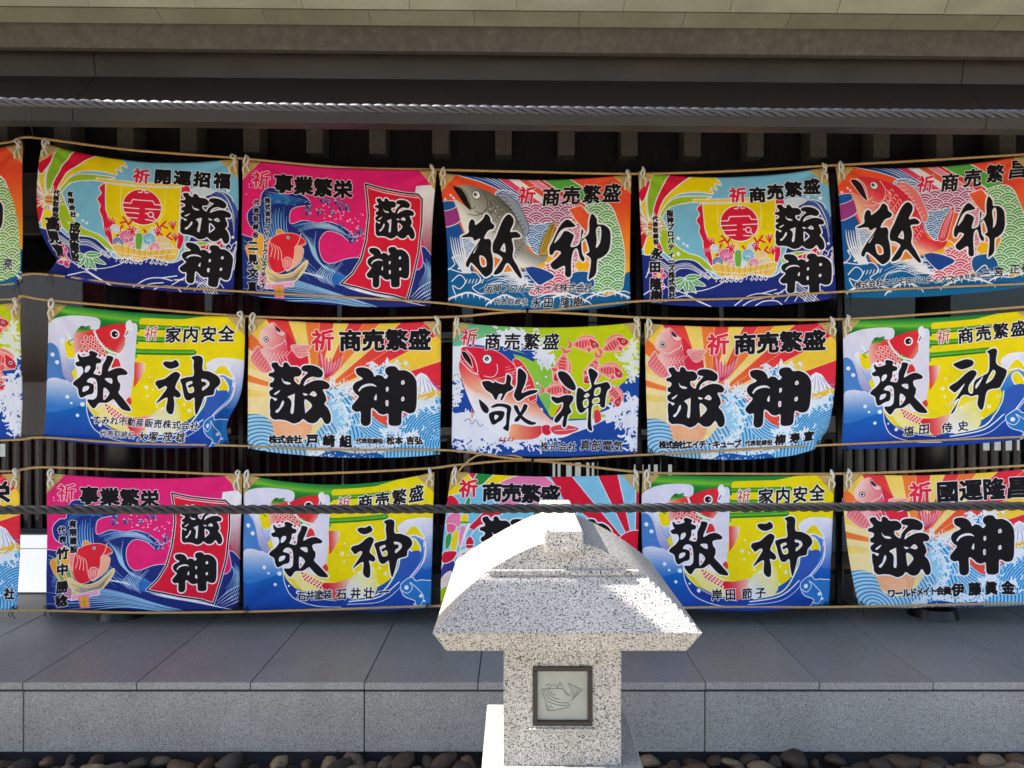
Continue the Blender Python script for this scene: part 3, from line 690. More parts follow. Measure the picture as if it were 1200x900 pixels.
def art_leap(red):
    c = Canvas([(98,170),(1000,175),(998,785),(140,785)], 32, 38, ORG)
    c.comp(np.ones((CH, CW), np.float32), c.grad((900,250), (240,84,46), (960,600), (246,176,40), (.4, (240,96,48))))
    W3 = dict(edge=WH, ew=4)
    c.fill([(160,150),(330,165),(430,215),(520,290),(580,350),(500,350),(420,275),(300,215),(180,180)], (30,90,170), **W3)
    c.flow([(180,165),(330,185),(440,250),(520,330)], [(200,180),(320,210),(420,270),(490,340)], 3, WH, 4)
    for k, col in enumerate([(232,70,110), WH, (232,90,60), (240,140,170), (226,60,60)]):
        x = 300 + k * 44
        c.fill([(x,140),(x + 40,140),(x + 320,330),(x + 280,345)], col, False, WH, 3)
    c.fill([(520,160),(650,160),(760,230),(880,300),(960,360),(840,360),(760,300),(640,240)], (86,170,66), False, WH, 4)
    c.fill([(655,150),(760,150),(1010,330),(1010,380),(900,330),(780,240)], (238,78,46), False)
    c.comp(c.mask([(870,300),(1010,250),(1010,760),(960,700),(970,600),(940,440)], False), c.grad((940,300), (238,78,46), (980,640), (248,180,40)))
    def sg(P, base, R): 
        m = c.mask(P); c.seigaiha(m, base, (232,236,238), R * 1.25, 4, .36); p = spl(P, True, 6); c.line(list(p) + [p[0]], WH, 4, False)
    sg([(360,270),(440,260),(520,330),(560,420),(520,520),(420,400)], (46,120,190), 34)
    sg([(470,350),(520,320),(600,315),(690,310),(735,330),(720,400),(690,440),(600,415),(520,440),(480,400)], (176,60,130), 40)
    sg([(505,430),(570,415),(645,410),(620,470),(590,530),(560,560),(520,520)], (46,120,190), 34)
    sg([(770,350),(850,310),(905,325),(940,400),(965,490),(975,600),(955,740),(900,720),(800,790),(790,700),(850,560),(830,440)], GRN, 42)
    c.fill([(705,345),(765,325),(810,375),(792,460),(745,405)], ORG, False, WH, 4)
    c.fill([(520,590),(600,560),(640,590),(600,640),(530,640)], (248,184,20), **W3)
    c.fill([(742,585),(800,590),(800,660),(742,640)], (248,184,20), **W3)
    sg([(690,430),(760,420),(760,560),(720,600)], (222,70,130), 34)
    B1, B2 = (24,84,160), (22,110,160)
    sea = [(60,425),(110,425),(165,402),(195,440),(215,520),(260,640),(330,640),(430,650),(500,630),(545,690),(570,745),(700,740),(790,700),(830,730),(900,745),(960,720),(980,640),(1040,660),(1040,860),(60,860)]
    m = c.fill(sea, B1); c.comp(m, c.grad((560,400), (30,80,170), (560,800), (16,100,150)))
    c.fill([(95,345),(170,325),(190,395),(100,425)], (160,60,140), edge=WH, ew=4)
    c.fill([(100,310),(160,305),(165,335),(100,350)], (30,90,170), edge=WH, ew=3)
    c.seigaiha(c.mask([(180,470),(240,470),(260,560),(215,560)]), (46,120,190), WH, 30, 4, .5)
    c.flow([(130,470),(150,560),(200,640)], [(200,480),(215,560),(240,640)], 6, WH, 9, (.2,.9), 0)
    sg([(610,600),(680,590),(735,600),(720,690),(690,740),(600,745),(520,745),(570,660)], (222,60,100), 40)
    c.fill([(500,625),(560,620),(640,660),(600,690),(560,700)], (30,70,150), edge=WH, ew=4)
    c.fill([(720,650),(800,640),(830,700),(760,740),(715,710)], (26,90,150), edge=WH, ew=4)
    c.flow([(340,650),(420,640),(500,640)], [(420,720),(500,715),(560,730)], 10, WH, 9, (.2,.8), .3, 4)
    c.flow([(260,700),(360,660),(430,680),(520,740)], [(300,740),(380,700),(450,720),(500,760)], 3, WH, 4)
    c.line([(130,620),(200,640),(260,640),(290,680),(250,710),(300,740),(330,700),(390,690)], WH, 5)
    c.line([(150,680),(185,650),(215,680),(190,715),(155,700),(170,740)], WH, 5)
    c.line([(125,630),(160,600),(150,570),(185,560),(205,600),(240,590)], WH, 5)
    for x in range(215, 300, 16): c.line([(x, 690), (x + 8, 672)], WH, 4)
    for (x0, x1, y) in ((130,330,775),(330,480,790),(590,800,785),(800,1000,765)):
        for k in range(9):
            t = k / 8; x = x0 + (x1 - x0) * t; yy = y - 30 * math.sin(t * 3.14)
            c.line([(x0 + (x1 - x0) * .5 + (t - .5) * 20, y - 42), (x, yy - 8), (x + (t - .5) * 30, yy + 12)], WH, 8, taper=(1, .2))
    c.line([(560,760),(640,740),(720,760),(800,735),(880,750),(960,725),(1000,735)], WH, 5)
    c.line([(730,720),(770,690),(790,720),(830,735)], WH, 5)
    for x, y in [(150,570),(160,290),(148,278),(120,295),(190,600),(300,650),(180,620),(600,600),(745,630)]: c.disc(x, y, 6, WH)
    # the leaping fish
    if red: top, mid, bel = (222,40,66), (228,56,70), (246,190,160)
    else:   top, mid, bel = (92,94,84), (150,150,140), (236,234,230)
    body = [(163,240),(205,231),(255,234),(310,252),(372,285),(430,340),(475,420),(500,500),(520,545),(560,562),(600,555),(607,575),(585,600),(530,618),(470,620),(400,590),(330,560),(270,520),(225,480),(195,420),(178,350),(163,310),(168,296),(200,318),(240,345),(226,300),(205,262)]
    m = c.mask(body)
    c.comp(m, c.grad((380,290), top, (210,470), bel, (.3, mid), (.75, bel)))
    c.comp(c.mask([(470,420),(500,500),(520,545),(560,562),(600,555),(607,575),(585,600),(530,618),(470,620),(430,560)]) * m, c.grad((520,560), mid, (500,610), bel))
    ln = (250,225,215) if red else (60,58,52)
    for k in range(6):
        for j in range(9):
            x, y = 350 + j * 17 + k * -10, 300 + j * 26 + k * 14
            mm = c.lmask([(x - 8, y + 8), (x + 2, y), (x + 10, y + 14)], 2.5) * m; c.comp(mm, ln)
    if not red: c.dots([(x + 350, y + 300) for x, y in [(0,10),(20,30),(10,50),(40,45),(60,80),(30,80),(-10,40),(50,110),(-20,70),(15,110),(75,130)]], WH, (1.5,3.5))
    c.line([(330,300),(345,340),(325,380),(335,400)], ln, 3); c.line([(262,350),(300,365),(340,350)], ln, 3)
    fin = (236,120,120) if red else (150,160,180)
    c.fill([(370,275),(420,275),(470,320),(500,380),(520,440),(500,470),(470,410),(430,340)], fin, edge=(WH if red else (40,40,40)), ew=2.5)
    for k in range(9): c.line([(385 + k * 13, 290 + k * 20 - 4), (415 + k * 11, 290 + k * 18)], (250,230,220) if red else (50,50,56), 2.5)
    c.fill([(163,240),(190,242),(215,268),(230,305),(240,345),(215,325),(188,285)], (30,20,20) if not red else (40,20,20), edge=WH if red else (70,66,60), ew=3)
    c.line([(190,236),(220,262),(236,300),(244,340),(262,330)], WH if red else (60,56,50), 3)
    c.disc(270, 275, 19, (240,240,236), (50,40,36), 3); c.disc(266, 272, 8, BLK); c.line([(262,262),(278,284)], WH, 2)
    c.line([(300,255),(322,300),(312,345),(270,370),(225,365)], ln, 3)
    tf = (200,160,60) if not red else (224,60,70)
    c.fill([(568,556),(580,500),(605,445),(638,402),(642,430),(625,500),(603,562)], tf, edge=WH if red else (50,40,20), ew=2.5)
    for k in range(3): c.line([(578 + k * 8, 550), (600 + k * 8, 480), (630 + k * 3, 420)], (60,46,20) if not red else WH, 2)
    return c

def art_koi():
    c = Canvas([(225,100),(1155,170),(1090,770),(205,735)], 12, 25, (240,218,8))
    G1, G2, G3 = (20,110,50), (110,180,40), (60,150,50)
    m = c.mask([(180,60),(1180,120),(1180,165),(1000,160),(860,178),(680,172),(650,190),(655,205),(640,360),(200,360)], False)
    t = c.grad((500,105), G3, (480,345), G2, (.12, (30,130,60)), (.25, (120,190,50)), (.32, (40,140,50)), (.5, (16,90,40)), (.62, (130,196,40)), (.75, (40,140,40)), (.9, G2))
    c.comp(m, t)
    def rod(x0, y0, x1, y1, w):
        c.line([(x0, y0), (x1, y1)], (26,120,40), w, False); c.line([(x0, y0 - w * .12), (x1, y1 - w * .12)], (110,180,40), w * .6, False)
        c.line([(x0, y0 - w * .25), (x1, y1 - w * .25)], (70,160,50), w * .25, False)
    c.line([(668,184),(1180,196)], (240,218,8), 30, False)
    rod(655, 212, 930, 222, 22); rod(620, 268, 800, 276, 26); c.line([(650,244),(1100,250)], (240,218,8), 22, False); rod(610, 328, 905, 335, 27); c.line([(600,302),(930,312)], (240,218,8), 20, False)
    # left wave
    L, LI = (226,224,242), (168,170,214)
    m = c.mask([(180,200),(228,184),(262,170),(330,158),(440,165),(470,185),(462,225),(440,235),(420,215),(385,205),(360,225),(345,250),(360,330),(350,400),(330,440),(380,540),(420,620),(470,660),(600,720),(760,700),(900,640),(950,560),(950,520),(1010,450),(1120,440),(1160,440),(1200,800),(150,860),(150,300)])
    c.comp(m, c.grad((500,190), L, (500,760), (24,66,160), (.3, (200,205,235)), (.5, (90,140,210)), (.66, (10,110,190)), (.8, (24,90,180))))
    m = c.mask([(215,300),(225,200),(270,172),(440,168),(468,190),(450,230),(380,206),(345,250),(320,260),(300,250),(305,330),(330,430),(350,480),(300,460),(260,450),(215,460)])
    c.comp(m, c.grad((300,190), L, (300,470), (120,160,215), (.4, (215,215,240)), (.7, (150,165,215))))
    c.fill([(215,300),(255,300),(275,350),(290,430),(310,470),(260,450),(212,470)], (76,130,200))
    c.comp(c.mask([(212,470),(250,450),(300,462),(345,470),(400,560),(300,600),(205,600)]), c.grad((300,455), L, (300,590), (50,120,200)))
    c.comp(c.mask([(275,280),(300,275),(305,360),(345,460),(320,470),(290,420)]), c.grad((300,280), WH, (320,470), (150,150,200)))
    c.line([(310,240),(330,270)], WH, 12); c.fill([(300,280),(345,290),(355,350),(310,352)], (240,218,8), edge=WH, ew=3)
    c.line([(330,300),(318,285),(340,270)], (60,140,60), 5); c.line([(392,215),(420,210),(400,232)], (60,150,70), 7)
    # carp
    c.fill([(350,262),(395,235),(445,228),(470,300),(500,350),(470,370),(400,380),(350,345),(372,300)], (232,80,70))
    c.comp(c.mask([(345,250),(380,235),(440,235),(430,260),(370,330),(345,330)]), c.grad((340,280), (240,190,180), (420,280), (226,60,50)))
    b = c.mask([(350,340),(420,330),(500,350),(620,390),(612,500),(596,570),(540,600),(470,620),(420,590),(390,540),(360,450)])
    c.comp(b, c.grad((380,400), (232,236,250), (600,480), (238,230,238)))
    for j in range(9):
        for k in range(6):
            x, y = 400 + k * 22 + j * 9, 390 + j * 22 - k * 3
            if 430 < x < 560: c.disc(x, y, 7.5, (226,70,70), (244,226,230), 3)
    for j in range(6):
        for k in range(5):
            x, y = 400 + k * 24 - (j % 2) * 12 - j * 2, 262 + j * 21
            if x < 500: c.disc(x, y, 8.5, (222,50,50), (246,225,225), 3.5)
    c.comp(c.mask([(590,210),(640,200),(636,290),(628,380),(610,520),(590,570),(540,560),(500,470),(500,340),(540,345),(580,300)]), c.grad((500,400), (240,225,232), (620,400), (222,222,240)))
    m = c.mask([(442,235),(480,212),(540,198),(586,200),(588,240),(580,290),(555,335),(520,322),(478,290),(455,258)])
    c.comp(m, c.grad((470,240), (222,36,50), (590,320), (244,200,190), (.65, (224,50,56))))
    c.line([(440,232),(462,280),(500,322),(560,344)], WH, 9); c.line([(600,205),(592,240),(586,255)], WH, 14)
    c.fill([(588,190),(610,180),(622,215),(612,235),(590,220)], WH); c.line([(598,232),(588,250)], (40,60,110), 5)
    c.disc(537, 246, 22, WH); c.disc(536, 246, 15, BLK); c.disc(543, 247, 4, WH)
    c.fill([(510,380),(545,362),(560,400),(540,430)], (222,50,54)); c.comp(c.mask([(628,378),(680,385),(672,430),(640,480),(622,500)], False), c.grad((628,430), (226,60,56), (680,430), (244,235,220)))
    c.fill([(585,560),(604,545),(612,570),(596,585)], (226,60,60))
    # belly scales and tail
    c.comp(c.mask([(440,590),(500,570),(560,610),(640,640),(720,632),(700,700),(660,720),(560,700),(480,660)]), c.grad((480,620), (244,230,150), (700,660), (240,225,120)))
    for j in range(3):
        for k in range(9): c.disc(488 + k * 14 + j * 6, 582 + j * 16 + k * 9, 7, (222,44,50), (248,230,215), 3)
    c.comp(c.mask([(580,640),(640,640),(720,628),(690,680),(650,728),(600,690)]), c.grad((600,650), (222,36,50), (715,640), (246,215,190)))
    c.comp(c.mask([(720,620),(800,570),(840,590),(830,700),(700,720),(690,680)]), c.grad((830,600), (236,226,120), (700,700), (232,232,244)))
    for (x, y, r) in [(684,498,10),(690,540,6),(715,510,5),(760,600,8),(735,590,6),(700,450,5),(850,660,6),(930,560,6),(885,608,10),(860,580,6),(820,640,5)]: c.disc(x, y, r, (240,240,200))
    c.comp(c.mask([(398,590),(430,640),(520,690),(640,725),(700,722),(640,740),(500,735),(430,690)]), (30,60,150))
    c.line([(398,560),(402,630),(440,700),(540,745),(660,760)], WH, 4); c.line([(410,600),(460,660),(540,705),(640,730)], WH, 3)
    c.line([(700,735),(850,715),(950,650)], WH, 6); c.line([(690,748),(860,735),(960,670)], WH, 3); c.line([(720,722),(860,695),(940,600),(960,540)], (245,245,190), 7)
    # right wave
    c.comp(c.mask([(960,395),(1000,365),(1060,362),(1120,372),(1180,400),(1180,560),(1080,600),(1060,570),(1085,500),(1060,440),(1020,420),(985,440)]), c.grad((1050,370), WH, (1090,600), (60,110,190), (.35, (205,208,236))))
    c.fill([(985,440),(1020,400),(1050,400),(1082,450),(1080,462),(1040,440),(1010,440)], (240,218,8), edge=WH, ew=7)
    c.fill([(1005,470),(1035,455),(1062,500),(1050,530),(1015,510)], (240,218,8), edge=WH, ew=6)
    c.line([(1085,480),(1070,560),(1000,640)], (225,225,245), 16); c.line([(1080,500),(1062,570),(1005,640)], (120,110,190), 5)
    c.fill([(960,560),(1000,520),(1060,520),(1020,600),(950,650)], (50,90,180))
    c.fill([(955,665),(985,640),(1012,632),(1030,650),(1060,648),(1140,672),(1150,800),(1000,790),(1020,745),(975,722),(958,700)], (40,120,195), edge=WH, ew=4)
    c.line([(958,690),(985,705),(1010,680),(1000,655),(1030,680),(1060,720),(1040,760),(1010,752)], WH, 3.5); c.disc(982, 678, 11, WH)
    for (x, y, r) in [(240,342,10),(262,378,10),(312,540,9),(330,570,6),(356,628,8),(380,576,11),(460,674,9),(420,640,5),(1048,718,9),(1062,740,6)]: c.disc(x, y, r, (232,240,250))
    return c

def art_rising():
    c = Canvas([(125,130),(1028,145),(1025,770),(125,740)], 18, 32, ORG)
    Rd, Ye, Or, Cr = (226,44,64), (242,202,60), (240,110,48), (244,222,160)
    cuts = [-4,6,16,25,34,43,52,62,73,84,96,108,122,136,146,153,160,167,173,180,187,300]
    cols = [Rd, Ye, Rd, Rd, Cr, Or, Cr, Rd, Ye, Rd, Ye, Rd, Ye, Or, Cr, Or, Cr, Or, Cr, Or, Cr, Cr]
    cuts = [(a + 360) % 360 for a in cuts]
    cx, cy = c.T([(440,500)])[0]
    th = np.degrees(np.arctan2(-(c.yy - cy), c.xx - cx)); th = np.where(th < -60, th + 360, th)
    rr = np.hypot(c.xx - cx, c.yy - cy)
    edges = [-60, 4, 15, 26, 33, 41, 49, 57, 66, 76, 87, 98, 110, 124, 138, 148, 155, 161, 167, 173, 179, 186, 301]
    pal = [Rd, Ye, Rd, Ye, Cr, Or, Cr, Or, Rd, Ye, Rd, Ye, Rd, Ye, Cr, Or, Cr, Or, Cr, Or, Cr, Cr]
    pal = [Rd, Rd, Ye, Rd, Rd, Ye, Or, Rd, Ye, Rd, Or, Ye, Rd, Ye, Or, Cr, Ye, Cr, Or, Cr, Ye, Cr]
    out = np.zeros((CH, CW, 3), np.float32)
    near = np.clip(1 - (rr - 150) / 330, 0, 1)[..., None]
    for k in range(len(pal)):
        sel = ((th >= edges[k]) & (th < edges[k + 1]))[..., None]
        n = {Rd: Or, Ye: Cr, Or: (244,140,60), Cr: Cr}[pal[k]]
        out = np.where(sel, np.array(pal[k], np.float32) * (1 - near) + np.array(n, np.float32) * near, out)
    for e in edges[1:-1]:
        dd = np.abs(th - e); w = np.clip(2.2 - np.radians(dd) * rr, 0, 1) * (dd < 20) * .6
        out = out * (1 - w[..., None]) + np.array((250,225,170), np.float32) * w[..., None]
    c.img[:] = out
    # Fuji
    c.comp(c.mask([(880,480),(915,400),(935,388),(960,400),(1000,455),(1060,500),(1060,560),(860,560)], False), c.grad((930,390), WH, (950,540), (236,236,244)))
    for k in range(7): c.line([(925 + k * 8, 400 + abs(k - 2) * 6), (905 + k * 24, 480)], (90,110,190), 2.5, taper=(.3, 1))
    c.foam([(930,510),(980,500),(1040,505)], 12, 60, (238,190,40), 6, 3, 16)
    # sun disc in the sea and the waves
    c.fill([(230,600),(300,590),(410,610),(420,660),(380,700),(300,700),(240,660)], (244,176,130))
    for k in range(5): c.line([(270 + k * 8, 640 + k * 10), (320, 636 + k * 12), (380, 645 + k * 8)], (250,205,170), 2.5)
    LBm = (110,190,226); MB = (24,130,200)
    c.fill([(470,640),(500,520),(560,470),(640,540),(720,600),(850,600),(900,540),(1060,520),(1060,860),(60,860),(60,700),(330,715),(430,690)], (150,208,238))
    m1 = c.mask([(60,590),(125,582),(190,585),(235,620),(260,690),(330,715),(420,690),(470,640),(520,620),(560,700),(470,800),(60,860)])
    c.comp(m1, (160,208,236)); c.ripples(m1, (205,760), 17, (60,120,170), .34, 1.15, 1.0, 0)
    m2 = c.mask([(490,490),(520,462),(570,470),(620,520),(650,560),(700,610),(780,640),(820,660),(900,560),(1060,530),(1060,860),(500,860),(470,720),(560,700),(580,620),(550,540)])
    c.comp(m2, (150,208,238)); c.ripples(m2, (380,740), 13, MB, .42, 1.3, 1.6, 1)
    m3 = c.mask([(640,540),(700,600),(780,640),(850,640),(830,690),(740,700),(660,680),(630,620)])
    c.comp(m3, (170,216,240)); c.ripples(m3, (800,520), 12, MB, .45)
    m4 = c.mask([(850,660),(880,600),(950,560),(1060,540),(1060,720),(900,720)])
    c.comp(m4, (40,140,205)); c.ripples(m4, (1040,720), 12, (170,215,240), .3)
    c.spray([(900,600),(1000,600),(1000,700)], 28, 60, WH, (1.5,3), 8)
    c.fill([(705,585),(770,585),(790,640),(740,625)], (232,80,60))
    c.foam([(520,455),(600,465),(640,500)], 14, 70, (225,238,248), 6, 5, 18); c.foam([(540,520),(590,600),(560,680),(520,700)], 16, 90, (228,238,248), 6, 6, 16)
    c.foam([(880,560),(930,545),(1030,540)], 16, 80, (228,238,248), 7, 9, 18); c.foam([(700,380),(760,360),(830,350)], 12, 50, (225,238,248), 7, 19, 16)
    c.foam([(420,760),(520,740),(600,750),(720,745),(820,700),(900,680)], 16, 150, (232,240,250), 7, 7, 18); c.foam([(820,640),(760,670)], 14, 40, (232,240,250), 6, 12, 16)
    c.fill([(690,400),(740,365),(800,350),(850,400),(760,430)], (214,230,244)); c.foam([(740,375),(760,400)], 10, 16, MB, 5, 31, 14)
    c.spray([(760,355),(830,345),(880,360)], 9, 22, WH, (2,4), 8)
    m5 = c.mask([(440,790),(520,755),(640,770),(720,765),(760,790),(700,840),(440,850)]); c.comp(m5, (20,90,170)); c.spray([(480,780),(600,785),(720,785)], 10, 60, WH, (1.5,3.5), 9)
    # leaping carp
    pk = (240,150,150)
    c.comp(c.mask([(300,200),(345,250),(390,290),(408,330),(400,400),(330,380),(290,340),(270,290)]), (222,40,66))
    c.comp(c.mask([(230,255),(300,255),(320,310),(330,370),(280,380),(220,340),(180,290)]), c.grad((200,290), (244,190,185), (320,330), (222,50,76)))
    c.comp(c.mask([(240,152),(256,160),(282,190),(300,210),(300,240),(280,262),(250,275),(210,270),(180,255),(172,225),(190,185),(215,162)]), c.grad((180,200), (246,214,206), (300,260), (232,110,110)))
    c.fill([(248,160),(282,190),(300,205),(285,218),(262,210),(252,190)], (244,200,200), edge=(226,90,100), ew=4); c.fill([(252,168),(276,190),(272,198),(256,188)], (30,40,70))
    c.disc(210, 232, 12, WH, (40,30,30), 3); c.disc(210, 232, 6, BLK)
    c.line([(215,268),(240,275),(262,262),(290,250),(300,235),(305,260)], WH, 3)
    ln = (250,210,205)
    for k in range(7):
        c.line([(185 + k * 20, 285 + k * 4), (215 + k * 18, 315 + k * 8), (235 + k * 16, 350 + k * 4)], ln, 2.5); c.line([(330 - k * 20, 285 + k * 2), (300 - k * 18, 315 + k * 6)], ln, 2.5)
    c.fill([(170,262),(190,300),(225,340),(240,380),(200,390),(150,350),(135,320)], (238,140,140), edge=(250,215,205), ew=3)
    for k in range(7): c.line([(178 + k * 8, 275 + k * 15), (140 + k * 13, 318 + k * 11)], (206,40,80), 3)
    c.fill([(330,260),(420,262),(400,290),(415,300),(370,320),(345,300)], (240,170,165), edge=(250,220,210), ew=2.5)
    for k in range(5): c.line([(345, 278 + k * 7), (410, 264 + k * 12)], (222,70,100), 2.5)
    c.fill([(458,290),(500,335),(530,340),(570,305),(560,350),(520,400),(495,420),(480,380)], (240,150,160))
    for k in range(7): c.line([(492, 415), (470 + k * 12, 370), (460 + k * 17, 300 + (20 if 1 < k < 6 else 0))], (206,40,90), 4)
    return c

def bream(c, x, y, L, a, flip=1, hid=1):
    ca, sa = math.cos(a), math.sin(a)
    f = lambda u, v: (x + (u * ca * flip - v * sa) * L, y + (u * sa * flip + v * ca) * L)
    P = lambda q: [f(*w) for w in q]
    c.fill(P([(-.55,-.02),(-.8,-.22),(-.72,0),(-.8,.22),(-.55,.06)]), (232,110,100), edge=(250,210,200), ew=2)
    c.fill(P([(-.4,-.2),(-.1,-.42),(.25,-.38),(.35,-.2)]), (240,130,120), edge=(250,210,200), ew=2)
    c.fill(P([(-.58,0),(-.3,-.24),(.1,-.32),(.42,-.16),(.52,.06),(.4,.14),(.1,.24),(-.3,.16)]), (240,150,140), edge=WH, ew=2)
    c.fill(P([(-.4,-.1),(0,-.2),(.12,-.02),(-.1,.1),(-.4,.06)]), (222,70,76))
    c.fill(P([(.12,-.26),(.42,-.14),(.5,.04),(.3,.1),(.16,-.04)]), (216,30,52))
    c.fill(P([(0,.05),(.1,.3),(.22,.12)]), (236,90,90), edge=WH, ew=2)
    for k in range(5): c.line(P([(-.35 + k * .12, -.16), (-.3 + k * .12, .12)]), (250,215,205), 2)
    c.disc(*f(.32, -.06), L * .065, WH, BLK, 1.5); c.disc(*f(.32, -.06), L * .035, BLK)

def art_shoal():
    c = Canvas([(165,150),(1045,150),(1030,770),(155,760)], 28, 12, LIME)
    c.comp(np.ones((CH, CW), np.float32), c.grad((170,230), (96,184,150), (760,230), (196,208,10), (.35, (110,186,110)), (.62, (170,204,30))))
    D = (26,72,160); F = (228,232,244)
    c.comp(c.mask([(500,330),(620,330),(640,420),(600,600),(540,620),(480,480)]), c.grad((560,340), (150,200,50), (560,620), (110,190,110)))
    c.fill([(120,300),(165,300),(215,260),(300,225),(390,205),(470,215),(530,240),(590,290),(560,330),(500,300),(440,290),(520,420),(600,560),(640,600),(780,590),(870,560),(920,500),(960,440),(1050,410),(1060,860),(120,860)], D)
    c.fill([(120,290),(200,262),(300,225),(390,215),(400,250),(380,280),(300,262),(220,270),(200,420),(235,560),(250,600),(160,600),(120,560)], F)
    c.foam([(390,215),(470,215),(540,250),(580,300),(600,340)], 18, 150, F, 8, 2, 24); c.foam([(400,230),(480,240)], 16, 60, F, 9, 3, 26)
    c.line([(380,270),(430,290),(500,310),(540,330)], D, 16)
    c.fill([(155,440),(200,440),(235,560),(160,570)], D); c.foam([(165,400),(180,480),(170,520)], 14, 45, F, 8, 4, 22)
    c.fill([(155,590),(250,575),(330,600),(420,640),(480,650),(430,700),(320,690),(250,700),(160,690)], F)
    c.foam([(160,650),(230,640),(300,680),(400,700),(520,710),(600,700)], 24, 200, F, 8, 5, 26)
    c.foam([(180,720),(260,730),(360,730)], 16, 50, F, 7, 15, 22)
    c.line([(215,615),(240,605),(250,630),(270,610),(290,640),(310,620)], (70,80,110), 2.5); c.line([(165,405),(185,395),(195,420),(215,440)], (70,80,110), 2)
    c.fill([(620,620),(760,610),(900,560),(1000,520),(1000,545),(900,600),(760,660),(640,680)], F, edge=F, ew=2)
    c.fill([(690,560),(760,575),(870,585),(860,600),(700,608)], (170,200,20)); c.line([(700,610),(800,606)], D, 6)
    c.foam([(900,590),(960,550),(1030,530)], 14, 70, F, 8, 6, 24); c.foam([(960,640),(1000,600),(1010,660)], 18, 70, F, 8, 7, 26)
    c.foam([(1010,280),(990,330),(1015,400)], 16, 60, (226,232,220), 9, 8, 26); c.foam([(1000,700),(1010,740)], 14, 36, F, 7, 9, 20)
    c.foam([(610,680),(680,660)], 12, 30, F, 6, 10, 18)
    for q in [(790,262,100,.05),(930,262,105,-.35),(665,370,110,1.9),(810,385,105,2.0),(905,390,100,.25),(660,480,100,.1),(920,500,90,1.15)]:
        bream(c, q[0], q[1], q[2] * 1.15, q[3])
    for x, y, r in [(985,388,8),(978,435,7),(940,450,6),(960,405,4),(600,410,7),(575,565,11),(560,440,9),(1000,410,5),(545,460,6)]: c.disc(x, y, r, (230,236,220), (110,120,130), 2)
    # great bream
    c.comp(c.mask([(205,345),(200,300),(215,275),(300,275),(370,290),(430,330),(490,390),(540,470),(560,540),(640,620),(740,650),(680,690),(560,690),(450,680),(400,690),(330,650),(280,600),(240,520),(210,440),(195,380)]), c.grad((420,330), (222,40,66), (330,560), WH, (.35, (224,50,64)), (.6, (240,140,100)), (.85, (244,225,220))))
    c.fill([(205,272),(240,268),(300,272),(370,290),(420,325),(460,370),(430,400),(380,415),(300,430),(272,395),(225,340),(200,325)], (218,30,58), edge=(250,215,210), ew=2.5)
    c.comp(c.mask([(200,330),(235,355),(275,395),(300,430),(300,480),(250,470),(210,420),(192,370)]), c.grad((215,350), (226,70,70), (250,470), (246,180,150)))
    c.fill([(203,290),(222,290),(245,320),(256,365),(235,345),(212,318)], (30,20,26), edge=WH, ew=3); c.line([(225,280),(262,320),(280,380),(268,392)], WH, 3.5)
    c.line([(200,335),(250,385),(285,398)], WH, 4)
    c.disc(324, 326, 22, WH, (60,40,40), 3); c.disc(322, 324, 10, BLK); c.line([(314,316),(332,336)], WH, 2.5)
    c.line([(370,350),(372,385),(350,410),(310,405)], WH, 3)
    for j in range(3):
        for k in range(4): c.line([(410 + k * 16, 365 + j * 14 + k * 10), (430 + k * 16, 362 + j * 14 + k * 10)], (240,150,160), 3)
    c.fill([(445,330),(485,338),(540,430),(555,520),(520,520),(500,440),(470,390)], (224,50,60), edge=(250,215,210), ew=3)
    for k in range(8): c.line([(455 + k * 11, 370 + k * 22), (490 + k * 9, 360 + k * 22)], WH, 3)
    c.comp(c.mask([(440,630),(520,640),(590,640),(560,690),(480,700),(430,690)]), c.grad((430,660), (244,180,130), (590,660), (222,50,60)))
    c.fill([(580,640),(610,632),(628,655),(612,680),(585,672)], (216,30,60), edge=WH, ew=2)
    c.fill([(620,645),(680,630),(755,650),(700,676),(640,675)], (226,70,80), edge=WH, ew=3); c.line([(640,660),(700,655),(740,652)], WH, 2.5)
    c.line([(250,560),(252,600),(258,570)], (240,130,90), 4)
    for k in range(4): c.line([(390 + k * 20, 690), (380 + k * 20, 705)], (226,70,60), 6)
    c.fill([(825,570),(850,565),(860,610),(830,625)], (224,60,66), edge=WH, ew=2)
    c.line([(640,600),(660,560),(690,520)], (226,60,50), 10, taper=(1,.2))
    return c

